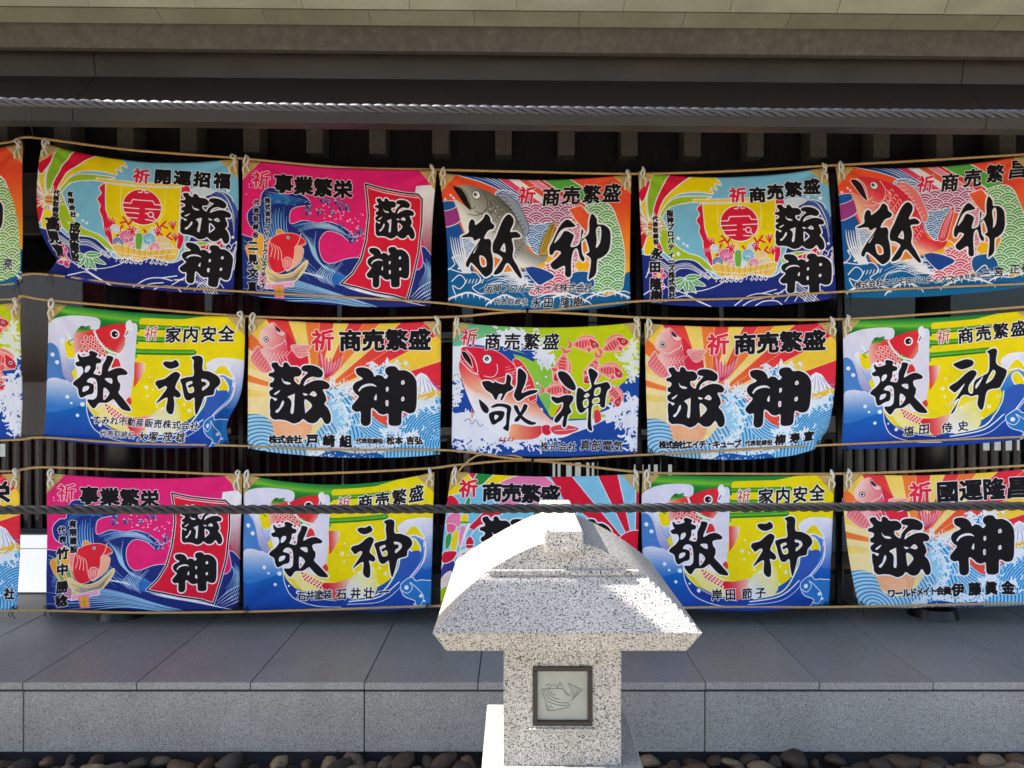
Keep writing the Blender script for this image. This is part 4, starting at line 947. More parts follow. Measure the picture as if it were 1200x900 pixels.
def art_bouquet():
    c = Canvas([(155,90),(1035,100),(1000,740),(105,720)], 28, 20, (120,196,226))
    Rd, Lb = (216,24,56), (130,196,226)
    cx, cy = c.T([(1000,470)])[0]
    th = np.degrees(np.arctan2(-(c.yy - cy), -(c.xx - cx)))
    m = c.mask([(585,60),(1200,60),(1200,800),(560,800),(640,400),(720,300)], False)
    k = np.floor((th + 180) / 13.5).astype(int) % 2
    fld = np.where(k[..., None] == 0, np.array(Rd, np.float32), np.array(Lb, np.float32)); c.comp(m, fld)
    e = np.abs(np.modf((th + 180) / 13.5)[0] - .5); rr = np.hypot(c.xx - cx, c.yy - cy)
    w = np.clip(2.4 - (.5 - e) * 13.5 * .01745 * rr, 0, 1) * m; c.comp(w, WH)
    c.disc(1000, 470, 95, Rd, WH, 4)
    W3 = dict(edge=WH, ew=4)
    c.fill([(130,60),(250,60),(300,130),(260,180),(180,200),(120,200)], YEL, **W3)
    c.fill([(225,80),(300,85),(280,110),(255,130)], (220,40,80), **W3)
    c.fill([(300,85),(390,95),(330,140),(280,165),(262,130)], (40,140,60), **W3)
    c.fill([(385,95),(520,110),(440,130),(370,160),(300,170)], (242,210,10), **W3)
    c.fill([(370,165),(440,125),(520,112),(580,115),(640,165),(660,240),(540,300),(440,300),(370,230)], (232,120,170), **W3)
    c.fill([(330,215),(400,280),(480,250),(560,270),(620,240),(660,250),(740,290),(700,420),(600,480),(440,400),(330,320)], (120,196,226), **W3)
    c.fill([(530,310),(560,280),(600,285),(560,305)], (60,160,80), **W3)
    c.fill([(240,360),(330,270),(400,300),(330,320),(300,390)], Rd, False, WH, 3)
    for q, col in (([(150,300),(200,290),(210,340),(170,370),(140,350)], (236,130,170)), ([(145,210),(180,215),(200,260),(150,290)], Rd), ([(145,340),(185,345),(180,380),(150,385)], (236,100,140)),
                   ([(215,285),(235,220),(250,230),(235,300)], (60,150,70)), ([(210,300),(240,300),(236,340),(210,340)], (240,214,30)), ([(205,360),(232,360),(220,440),(200,440)], (236,140,180)),
                   ([(232,360),(250,350),(215,430),(195,500)], WH), ([(140,400),(165,380),(165,430),(140,460)], (60,160,80)), ([(175,380),(200,380),(185,470),(160,470)], (240,214,30))):
        c.fill(q, col, edge=WH, ew=3)
    c.line([(210,335),(240,335)], (60,150,70), 8)
    c.fill([(255,400),(300,350),(340,370),(330,440),(270,470)], (120,196,226), **W3)
    c.fill([(232,420),(250,400),(268,425),(262,455),(232,455)], Rd, **W3); c.line([(232,440),(268,440)], WH, 3)
    c.fill([(205,470),(290,465),(300,520),(205,540)], (244,226,214), **W3)
    for x in (225, 262): c.line([(x - 10, 485), (x, 480), (x + 10, 486)], BLK, 3); c.disc(x, 495, 4, BLK)
    c.fill([(120,540),(165,500),(190,560),(150,620),(110,640)], (60,60,140), **W3); c.fill([(115,600),(160,560),(170,620),(130,680)], (236,220,210), **W3)
    c.fill([(105,650),(150,640),(150,760),(90,760)], LIME, **W3); c.fill([(130,470),(190,470),(170,510),(125,520)], Rd, **W3)
    return c
def header(c, word, p0, p1, size, bold, gan, gpos, gsize, gbold, gcol=RED, ew=3.2, **k):
    fat = bold > 3; size *= 1.10 if fat else 1.04; bold *= 1.12 if fat else 1.25; k = dict(k)
    if fat: k.setdefault('sx', 1.04); k.setdefault('jitter', 1.0)
    c.text([(word, p0, p1, size, bold, k)], ew=ew)
    c.text([(gan, gpos, gpos, gsize, gbold, k)], col=gcol, ew=ew)

def print_all():
    """one painted image per banner, in reading order"""
    P = {}
    base = {'A': art_treasure(), 'B': art_pinkwave(), 'C': art_leap(False), 'R': art_leap(True), 'D': art_koi(), 'E': art_rising(), 'F': art_shoal(), 'G': art_bouquet()}
    def new(k): return base[k].copy()
    gy = dict(sx=.95, shear=.10, jitter=1.2)
    # --- top row
    c = new('R'); c.text([('栄', (850,245), (850,245), 84, 2, gy)])
    c.comp(c.mask([(800,330),(905,345),(960,440),(985,600),(975,745),(780,750)]), (232,236,238)); c.seigaiha(c.mask([(800,330),(905,345),(960,440),(985,600),(975,745),(780,750)]), (110,172,70), (232,236,226), 50, 4, .38)
    big(c, GYO_K, (195,365,485,670)); big(c, GYO_S, (615,365,905,670)); c.text([('正亮', (830,710), (930,700), 52, .8, gy)]); P[0, 0] = c
    c = new('A'); header(c, '開運招福', (665,255), (930,250), 66, 4.0, '祈', (570,262), 72, 3.2, sx=1.08)
    big(c, FAT_K, (752,322,985,535)); big(c, FAT_S, (772,548,1018,738))
    c.text([('代表取締役', (205,385), (205,490), 25, 1.4), ('高見', (190,530), (185,595), 62, 3), ('廣', (182,660), (182,660), 62, 3), ('有限会社', (262,385), (282,480), 26, 1.4), ('成東建設', (290,540), (278,680), 48, 2.4)]); P[0, 1] = c
    c = new('B'); header(c, '事業繁栄', (290,297), (570,322), 80, 4.4, '祈', (184,280), 84, 2.2, gcol=(226,30,80))
    big(c, FAT_K, (722,365,912,558)); big(c, FAT_S, (682,592,885,782))
    c.text([('代表取締役', (162,388), (158,540), 26, 1.4), ('二見文直', (145,590), (138,780), 46, 2.4), ('株式会社', (215,378), (218,470), 26, 1.4), ('ウイントクリエイティブ', (212,508), (186,778), 27, 1.3)]); P[0, 2] = c
    c = new('C'); header(c, '商売繁盛', (625,285), (910,265), 88, 2.9, '祈', (510,278), 88, 2.6, **gy)
    big(c, GYO_K, (195,365,485,670), ew=8); big(c, GYO_S, (615,365,905,670), ew=8)
    c.text([('阪神プロパティーズ株式会社', (328,718), (800,715), 42, .5, gy), ('代表取締役', (370,776), (500,780), 30, .4, gy), ('永田', (555,783), (612,783), 48, .9, gy), ('隆樹', (690,783), (750,780), 48, .9, gy)]); P[0, 3] = c
    c = new('A'); header(c, '商売繁盛', (668,276), (922,236), 68, 3.6, '祈', (576,276), 74, 3.2, sx=1.1)
    big(c, FAT_K, (748,322,982,532)); big(c, FAT_S, (778,548,1018,732))
    c.text([('代表取締役', (193,385), (196,495), 24, 1.4), ('永田', (200,550), (192,612), 52, 2.6), ('隆樹', (196,690), (200,745), 54, 2.6), ('阪神プロパティーズ株式会社', (262,362), (272,745), 31, 1.6)]); P[0, 4] = c
    c = new('R'); header(c, '商売繁昌', (622,285), (935,240), 86, 2.8, '祈', (508,285), 84, 2.4, **gy)
    big(c, GYO_K, (190,365,485,660), ew=8); big(c, GYO_S, (640,360,870,650), ew=8)
    c.text([('株式会社エリモロジスティクス', (195,735), (620,748), 34, .8, gy), ('代表取締役', (640,745), (740,735), 22, .4, gy), ('三宮', (775,730), (830,722), 46, 1, gy), ('正裕', (900,712), (950,705), 46, 1, gy)]); P[0, 5] = c
    # --- middle row
    c = new('F'); header(c, '商売繁盛', (350,245), (625,245), 74, 1.6, '祈', (240,225), 80, 2, **gy); big(c, SAI_K, (285,372,560,660)); big(c, SAI_S, (628,370,860,660))
    for q in [(880,262,100,.05),(945,420,110,.3),(900,540,100,-.2)]: bream(c, q[0], q[1], q[2] * 1.3, q[3])
    c.foam([(1000,700),(980,600),(1010,500)], 18, 60, (228,232,244), 9, 44, 26); P[1, 0] = c
    def koi(word, jin, names, gcol=(206,60,70)):
        c = new('D'); header(c, word, (812,252), (1062,250), 76, 2.2, '祈', (708,245), 72, .9, gcol=gcol, ew=4.5, **gy)
        big(c, KAI_K, (338,325,610,607)); big(c, jin, (727,350,1025,628) if jin is KAI_S else (690,330,980,625))
        c.text(names, ew=4); return c
    P[1, 1] = koi('家内安全', KAI_S, [('すみれ不動産販売株式会社', (442,650), (912,680), 40, .7, gy), ('代表取締役', (475,714), (615,722), 32, .4, gy), ('大塚', (668,728), (722,730), 46, 1, gy), ('茂雄', (790,730), (850,732), 46, .9, gy)])
    P[1, 5] = koi('商売繁盛', KAI_S2, [('塩田', (520,692), (590,690), 52, 1, gy), ('侍史', (690,692), (760,690), 48, .9, gy)])
    P[2, 2] = koi('商売繁盛', KAI_S, [('石井塗装', (478,692), (600,694), 46, 1, gy), ('石井', (665,698), (735,698), 54, 1.2, gy), ('壮一', (800,696), (872,694), 54, 1.2, gy)])
    P[2, 4] = koi('家内安全', KAI_S, [('岸田', (545,698), (610,698), 54, 1.2, gy), ('節子', (690,698), (755,696), 52, 1, gy)])
    def rising(word, names, jit=0):
        c = new('E'); header(c, word, (603,238), (928,233), 94, 4.4, '祈', (475,237), 104, 4.0, gcol=(226,40,64), ew=4)
        big(c, FAT_K, (225,340,512,632)); big(c, FAT_S, (610,358,915,640)); c.text(names, ew=3.5); return c
    P[1, 2] = rising('商売繁盛', [('株式会社', (245,700), (358,702), 38, 1.8), ('戸崎組', (424,706), (580,712), 56, 2.4), ('代表取締役', (640,710), (742,712), 25, 1.2), ('松本', (790,708), (830,708), 38, 1.8), ('吉弘', (885,707), (925,707), 38, 1.8)])
    P[1, 4] = rising('商売繁盛', [('株式会社エイチ・キューブ', (200,705), (575,712), 38, 1.8), ('代表取締役', (625,712), (735,714), 26, 1.2), ('柳', (785,705), (785,705), 50, 2.2), ('寿宣', (855,702), (925,700), 50, 2.4)])
    P[2, 5] = rising('國運隆昌', [('ワールドメイト会員', (300,700), (590,712), 40, 1.8), ('伊藤眞金', (640,708), (880,700), 60, 2.8)])
    P[2, 0] = rising('商売繁栄', [('會社', (900,705), (985,700), 50, 2)])
    c = new('F'); header(c, '商売繁盛', (350,245), (625,245), 80, 1.9, '祈', (240,222), 84, 1.8, **gy)
    big(c, SAI_K, (285,372,560,660)); big(c, SAI_S, (628,370,903,660))
    c.text([('株式会社', (592,730), (722,732), 40, .8, gy), ('真部電気', (785,726), (940,732), 50, .9, gy)]); P[1, 3] = c
    # --- bottom row
    c = new('B'); header(c, '事業繁栄', (290,297), (570,322), 80, 4.4, '祈', (184,280), 84, 2.2, gcol=(226,30,80))
    big(c, FAT_K, (722,365,912,558)); big(c, FAT_S, (682,592,885,782))
    c.text([('代表', (160,455), (165,500), 32, 1.6), ('竹中', (165,565), (165,640), 54, 2.6), ('勝稔', (165,720), (160,785), 54, 2.6), ('有限建設', (210,430), (216,550), 34, 1.8)]); P[2, 1] = c
    c = new('G'); header(c, '商売繁盛', (348,195), (618,210), 84, 4, '祈', (238,175), 88, 3.2, gcol=(222,30,64))
    big(c, FAT_K, (295,310,560,600)); big(c, FAT_S, (650,325,905,600)); P[2, 3] = c
    return {k: c.finish('banner_print') for k, c in P.items()}
rnd = random.Random(11)
TILT = .0085                                             # the eaves drop a little towards the right
def zz(py, D): return EYE - (py - VY) / FPX * D
# ------------------------------------------------------------------ ground
def ground():
    m = granite('pale_paved_ground', (.54, .47, .37), (.64, .57, .46), (.16, .15, .14), 120, .36, .6, .8, .2)
    o = mesh('ground', [(-200, -200, -.09), (200, -200, -.09), (200, 2.2, -.09), (-200, 2.2, -.09)], [(0, 1, 2, 3)], m); tag(o, kind='structure')
    n = mesh('ground', [(-200, 2.2, -.12), (200, 2.2, -.12), (200, 200, -.12), (-200, 200, -.12)], [(0, 1, 2, 3)], mat('dark_packed_earth', (.05, .042, .035), .95)); tag(n, kind='structure')
ground()
def pebbles():
    bed = box('pebble_bed', -9, 7, 2.42, 3.185, -.119, -.075, mat('dark_gravel', (.02, .017, .014), .95)); tag(bed, kind='structure')  # near-black gravel base under the stones
    k = box('kerb', -7, 7, 2.30, 2.419, -.2, -.04, M['face'], None, .004); tag(k, kind='structure')
    mats = []
    for a, b_ in (((.05, .026, .012), (.10, .055, .028)), ((.03, .017, .010), (.06, .034, .019)), ((.06, .047, .034), (.11, .086, .06)), ((.022, .016, .012), (.042, .030, .021)), ((.12, .085, .045), (.22, .16, .10))):
        m = mat('river_stone_surface', a, .7, .4); N, L, b = nodes(m); n = noise(m, 34, 5, .7); L.new(ramp(m, n, [(.35, a), (.65, b_)]), b.inputs['Base Color']); bump(m, n, .5, .003); mats.append(m)
    protos = []
    for k in range(9):
        bm = bmesh.new(); bmesh.ops.create_icosphere(bm, subdivisions=2, radius=1)
        off = Vector((rnd.uniform(0, 9), rnd.uniform(0, 9), k * 3.1))
        for v in bm.verts:
            n = v.co.normalized(); f = 1 + .24 * math.sin(2.3 * n.x + off.x) * math.cos(1.9 * n.y + off.y) + .10 * math.sin(4 * n.z + 3 * n.x + off.z) + .05 * math.sin(7 * n.y + off.x)
            v.co = Vector((n.x * f, n.y * f * .8, n.z * f * .62))
        me = bpy.data.meshes.new('river_stone'); bm.to_mesh(me); bm.free(); me.polygons.foreach_set('use_smooth', [True] * len(me.polygons)); protos.append(me)
    spots = []
    for row, (y, dz) in enumerate(((3.125, 0), (3.03, 0), (2.93, 0), (2.83, 0))):
        x = -3.4 + row * .03
        while x < 3.5:
            spots.append((x, y + rnd.uniform(-.02, .02), -.040 + rnd.uniform(-.012, .016), rnd.uniform(.030, .062))); x += rnd.uniform(.066, .112)
    spots.sort(key=lambda s: -s[1]); spots = spots[:296]
    for s in spots:
        me = protos[rnd.randrange(9)]
        o = bpy.data.objects.new('river_stone', me); C.objects.link(o); o.parent = bed
        o.location = s[:3]; o.rotation_euler = (rnd.uniform(-.35, .35), rnd.uniform(-.35, .35), rnd.uniform(0, 6.28)); q = s[3]; o.scale = (q * rnd.uniform(.85, 1.45), q * rnd.uniform(.8, 1.1), q * rnd.uniform(.65, 1.2))
        if not me.materials: me.materials.append(mats[0])
        o.material_slots[0].link = 'OBJECT'; o.material_slots[0].material = mats[rnd.choice((0, 0, 1, 1, 2, 3, 3, 4))]
    # smaller pebbles filling the gaps and the near side of the bed: past counting
    V, F = [], []
    src = protos[0]; sv = [v.co.copy() for v in src.vertices]; sf = [tuple(p.vertices) for p in src.polygons]
    bm = bmesh.new(); bmesh.ops.create_icosphere(bm, subdivisions=1, radius=1); sv = [v.co.copy() for v in bm.verts]; sf = [tuple(v.index for v in f.verts) for f in bm.faces]; bm.free()
    for k in range(2600):
        y = rnd.uniform(2.46, 3.15); x = rnd.uniform(-6.9, 6.9); s = rnd.uniform(.02, .042) if y < 2.7 or abs(x) > 3.5 else rnd.uniform(.012, .026)
        R = Matrix.Rotation(rnd.uniform(0, 6.28), 3, 'Z'); n = len(V)
        V += [Vector((x, y, -.068)) + R @ Vector((v.x * s * 1.25, v.y * s, v.z * s * .7)) for v in sv]; F += [tuple(i + n for i in f) for f in sf]
    o = mesh('small_pebbles', V, F, mats[1], None, True); o.parent = bed; o['kind'] = 'stuff'
pebbles()
# ------------------------------------------------------------------ stone platform of the hall
FY, FZ, SX, SW = 3.16, .2915, -2.107, .4863
def platform():
    core = box('stone_platform', -9.2, 7.2, FY + .036, 9.5, -.118, FZ - .034, M['joint']); tag(core, kind='structure')
    P = {}
    for k in range(-16, 20):                              # coping and floor slabs, the joints run straight back
        x = SX + k * SW
        if x < -9.1 or x + SW > 7.2: continue
        for (y0, y1) in ((FY, 4.55), (4.553, 6.2)):
            key = (y0,)
            if key not in P:
                bm = box_data(0, SW - (.0035 if True else 0), 0, y1 - y0, -.031, 0, .0022); me = bpy.data.meshes.new('paving_slab'); bm.to_mesh(me); bm.free(); me.materials.append(M['slab']); me.materials.append(M['face'])
                for f in me.polygons:
                    if f.normal.y < -.5: f.material_index = 1; P[key] = me  # front edge in the lighter facing tone: light falling there put into its colour
            o = bpy.data.objects.new('paving_slab', P[key]); C.objects.link(o); o.parent = core; o.location = (x, y0, FZ + rnd.uniform(-.0006, .0006))
    me = None
    for k in range(-6, 5):                                # facing panels, three slabs wide
        x = SX + k * SW * 3
        if x < -9.1 or x + 3 * SW > 7.2: continue
        if me is None:
            bm = box_data(0, SW * 3 - .005, 0, .03, -.008, FZ - .042, .0022); me = bpy.data.meshes.new('facing_panel'); bm.to_mesh(me); bm.free(); me.materials.append(M['face'])
        o = bpy.data.objects.new('facing_panel', me); C.objects.link(o); o.parent = core; o.location = (x, FY + .006 + rnd.uniform(0, .001), 0)
platform()
# ------------------------------------------------------------------ the hall
M['lattice'] = darkwood('brown_lattice_wood', (.022, .014, .011), (.05, .033, .024), (12, 12, 1.5), .5)
def hall():
    H = empty('shrine_hall', (0, 5, 0)); tag(H, 'dark timber shrine hall with copper eaves behind the rows of banners', 'building')
    X0, X1 = -9.0, 7.0; K = .82
    # copper covered eave edge: two courses of folded sheets over a solid core
    def q(D, py): return (D * K, zz(py, D * K))
    A = [q(3.15, -40), q(3.28, 11), q(3.30, 11), (3.38 * K, zz(28, 3.37 * K))]
    roof = prism('roof', [(A[0][0] + .01, A[0][1]), (A[1][0] + .03, A[1][1]), (A[3][0] + .01, A[3][1] + .004), (A[3][0] + .24, A[3][1] + .004), (8.6, 5.3), (8.6, 6.0), (A[0][0] + .01, A[0][1] + .06)], X0, X1, M['copper'], H, TILT)
    def sheets(a, b, x_start, w, thick):
        ay, az = a; by, bz = b; d = Vector((0, by - ay, bz - az)); nrm = Vector((0, d.z, -d.y)).normalized()
        if nrm.y > 0: nrm = -nrm
        bm = bmesh.new()
        pts = [Vector((.0008, 0, 0)), Vector((w - .0008, 0, 0)), Vector((w - .0008, 0, 0)) + d, Vector((.0008, 0, 0)) + d]
        t0 = [bm.verts.new(p + nrm * thick) for p in pts]; t1 = [bm.verts.new(p - nrm * .004) for p in pts]
        bm.faces.new(t0); bm.faces.new(t1[::-1])
        for i in range(4): bm.faces.new((t0[i], t1[i], t1[(i + 1) % 4], t0[(i + 1) % 4]))
        bmesh.ops.recalc_face_normals(bm, faces=bm.faces)
        me = bpy.data.meshes.new('copper_sheet'); bm.to_mesh(me); bm.free(); me.materials.append(M['copper'])
        x = x_start
        while x < X1 - w:
            o = bpy.data.objects.new('copper_sheet', me); C.objects.link(o); o.parent = roof; o.location = Vector((x, ay, az - TILT * x)) - world_loc(roof) + nrm * rnd.uniform(0, .0014)
            o.rotation_euler = (rnd.uniform(-.012, .012), math.atan(TILT), 0); x += w
    w = .4720 * K
    sheets(A[0], A[1], X0 + .1, w, .0085); sheets((A[1][0] + .012, A[1][1] + .003), A[3], X0 + .33, w, .005)
    # fascia, receding face, sloped board and beam
    f0, f1 = q(3.40, 28), q(3.46, 61)
    def cuts(name, poly, jx, m, tl=TILT):
        for a, b in zip(jx[:-1], jx[1:]): prism(name, poly, a + .0015, b - .0015, m, H, tl)
    cuts('fascia', [(f0[0], f0[1] - .001), f1, (f1[0] + .03, f1[1]), (f1[0] + .03, f0[1] - .001)], [X0, -5.2, X1], M['fascia'], TILT * 1.15)
    c1, c2, e1, e2 = q(3.56, 50), q(3.60, 94), q(3.40, 127), q(3.415, 146)
    jx = [X0, -2.045 * K, 2.165 * K, X1]
    cuts('eave_board', [c1, c2, (c2[0] + .05, c2[1]), (c2[0] + .05, c1[1])], jx, M['bronze'])
    cuts('sloping_board', [(c2[0] - .003, c2[1] - .001), e1, (e1[0] + .03, e1[1] + .001), (c2[0] + .03, c2[1] - .002)], jx, M['slope'])
    cuts('eave_beam', [(e1[0] + .002, e1[1] - .002), e2, (e2[0] + .07, e2[1]), (e2[0] + .07, e1[1] - .002)], jx, M['bronze'])
    prism('soffit', [(e1[0] + .07, c1[1] + .0), (4.6, c1[1] + .3), (4.6, c1[1] + .35), (e1[0] + .07, c1[1] + .05)], X0, X1, M['black'], H, TILT)
    k = -30; me = None; RY = 3.93; RK = RY / 3.455
    while k < 26:                                          # short rafter ends under the eave beam
        x = (-.06 + .2945 * k) * RK
        if -8.8 < x < 6.8:
            if me is None:
                zt, zb = zz(138, RY), zz(181, RY); bm = bmesh.new(); hw = .0385 * RK
                P = [(RY, zt + .01), (RY, zb), (RY + .14, zb + .01), (RY + .14, zt + .01)]
                a = [bm.verts.new((-hw, y - RY, z - zt)) for y, z in P]; b = [bm.verts.new((hw, y - RY, z - zt)) for y, z in P]
                for i in range(4): bm.faces.new((a[i], a[(i + 1) % 4], b[(i + 1) % 4], b[i]))
                bm.faces.new(a[::-1]); bm.faces.new(b); bmesh.ops.recalc_face_normals(bm, faces=bm.faces); bmesh.ops.bevel(bm, geom=bm.edges[:], offset=.003, segments=1, affect='EDGES')
                me = bpy.data.meshes.new('rafter'); bm.to_mesh(me); bm.free(); me.materials.append(M['rafter'])
            o = bpy.data.objects.new('rafter', me); C.objects.link(o); o.parent = H; o.location = (x, RY - 5, zt - TILT * x)
        k += 1
    box('dark_backing', X0, X1, RY + .142, RY + .18, 2.72, 3.15, M['black'], H); box('ceiling', X0, X1, RY + .181, 8.4, 2.98, 3.0, M['room'], H)  # black board put in for the unlit dark behind the rafters
    # round columns on round bases
    for px in (-465, 143, 1093, 1700):
        p = at(px, 735, 4.06); bm = bmesh.new(); bmesh.ops.create_cone(bm, cap_ends=True, segments=40, radius1=.085, radius2=.085, depth=2.1, matrix=Matrix.Translation((p.x, 4.06 - 5, FZ + .03 + 1.05)))
        col = from_bm('column', bm, M['black'], H); [setattr(f, 'use_smooth', len(f.vertices) == 4) for f in col.data.polygons]
        bm = bmesh.new(); bmesh.ops.create_cone(bm, cap_ends=True, segments=40, radius1=.128, radius2=.112, depth=.05, matrix=Matrix.Translation((p.x, 4.06 - 5, FZ + .026)))
        from_bm('column_base', bm, M['black'], col)
    # glazed front
    GY = 4.95; top = 2.55
    box('sill', X0, X1, GY - .05, GY + .05, FZ + .001, FZ + .05, M['black'], H); box('transom', X0, X1, GY - .045, GY + .045, top, top + .1, M['black'], H)
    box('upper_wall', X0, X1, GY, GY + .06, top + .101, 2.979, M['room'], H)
    x = X0
    while x < X1 - .05:
        d = box('sliding_door', x, x + .045, GY - .03, GY + .03, FZ + .052, top - .001, M['black'], H)
        box('door_rail', x + .046, x + .905, GY - .022, GY + .022, FZ + .051, FZ + .13, M['black'], d); box('door_rail', x + .046, x + .905, GY - .022, GY + .022, 1.18, 1.205, M['black'], d)
        box('glass_pane', x + .046, x + .905, GY - .003, GY + .003, FZ + .131, 1.179, M['glass'], d); box('glass_pane', x + .046, x + .905, GY - .003, GY + .003, 1.206, top - .002, M['glass'], d)
        for q_ in range(11):                               # dark lattice slats over the lower panes
            xs_ = x + .085 + q_ * .075; box('slat', xs_, xs_ + .022, GY - .022, GY - .006, FZ + .1305, 1.1795, M['lattice'], d)
        x += .906
    # room behind
    BY = 7.6
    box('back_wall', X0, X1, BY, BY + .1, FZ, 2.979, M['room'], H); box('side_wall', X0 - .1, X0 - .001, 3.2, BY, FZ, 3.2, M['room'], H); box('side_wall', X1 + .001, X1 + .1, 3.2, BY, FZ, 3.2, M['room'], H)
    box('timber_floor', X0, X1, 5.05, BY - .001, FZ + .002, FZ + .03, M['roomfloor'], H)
    def window(px0, py0, px1, py1, nx, ny, gx=.35, gy=.35, D=BY - .03):
        a, b = at(px0, py0, D), at(px1, py1, D); fr = box('lattice_window', a.x - .03, b.x + .03, D - .004, D + .02, b.z - .03, a.z + .03, M['black'], H)
        w, h = (b.x - a.x) / nx, (a.z - b.z) / ny
        for i in range(nx):
            for j in range(ny):
                box('pane', a.x + w * (i + gx / 2), a.x + w * (i + 1 - gx / 2), D - .012, D - .005, b.z + h * (j + gy / 2), b.z + h * (j + 1 - gy / 2), M['daylight'], fr)
    window(308, 534, 468, 547, 14, 1, .45, .35); window(190, 549, 306, 556, 9, 1, .6, .3); window(622, 541, 702, 562, 8, 1, .3, .1); window(740, 541, 790, 560, 3, 1)
    window(275, 617, 530, 672, 3, 4, .06, .4)
    window(-40, 520, 36, 535, 1, 1, .01, .01); window(1148, 513, 1195, 528, 1, 1, .05, .05); window(983, 583, 992, 613, 1, 1, .02, .02)
    V, F = [], []; n = 240                                 # dark red curtain drawn across the room
    for i in range(n + 1):
        x = -4.6 + 4.9 * i / n; y = 6.7 + .035 * math.sin(i * .55 + .6 * math.sin(i * .11)); V += [(x, y - 5, FZ + .06), (x, y - 5 + .01 * math.sin(i), 2.5)]
        if i: F.append((2 * i - 2, 2 * i, 2 * i + 1, 2 * i - 1))
    c = mesh('curtain', V, F, mat('dark_red_curtain', (.20, .035, .045), .9), None, True); c.parent = H
    return H
hall()
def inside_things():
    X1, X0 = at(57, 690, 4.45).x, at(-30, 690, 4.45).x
    t = empty('bright_patch_box', ((X0 + X1) / 2, 4.45, FZ + .002)); tag(t, 'added glowing white box for the bright patch left of the bottom pink banner', 'bright patch')  # self-lit box added to stand for a bright patch, not a known lamp
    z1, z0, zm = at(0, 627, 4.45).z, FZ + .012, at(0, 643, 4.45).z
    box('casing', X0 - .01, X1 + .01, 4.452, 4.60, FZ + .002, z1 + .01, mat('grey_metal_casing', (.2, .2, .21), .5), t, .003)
    box('white_panel', X0, X1, 4.444, 4.4515, z0, zm - .004, M['added_glow'], t); box('white_panel', X0, X1, 4.444, 4.4515, zm + .004, z1, M['added_glow'], t)
    xa, xb = at(900, 0, 4.4).x, at(1012, 0, 4.4).x
    t = empty('bench', ((xa + xb) / 2, 4.4, FZ + .001)); tag(t, 'low wooden bench with grey back panel behind the gap at lower right', 'bench')
    wd_ = darkwood('pale_bench_wood', (.22, .14, .08), (.36, .24, .14), (1, 12, 12), .6)
    box('seat', xa, xb, 4.36, 4.66, at(0, 665, 4.4).z, at(0, 658, 4.4).z, wd_, t, .003); box('backrest', xa, xb, 4.60, 4.62, at(0, 656, 4.4).z, at(0, 612, 4.4).z, mat('grey_back_panel', (.22, .25, .27), .6), t, .003)
    for x in (xa + .03, xb - .07):
        for y in (4.38, 4.60): box('leg', x, x + .04, y, y + .04, FZ + .001, at(0, 665, 4.4).z - .001, wd_, t)
inside_things()
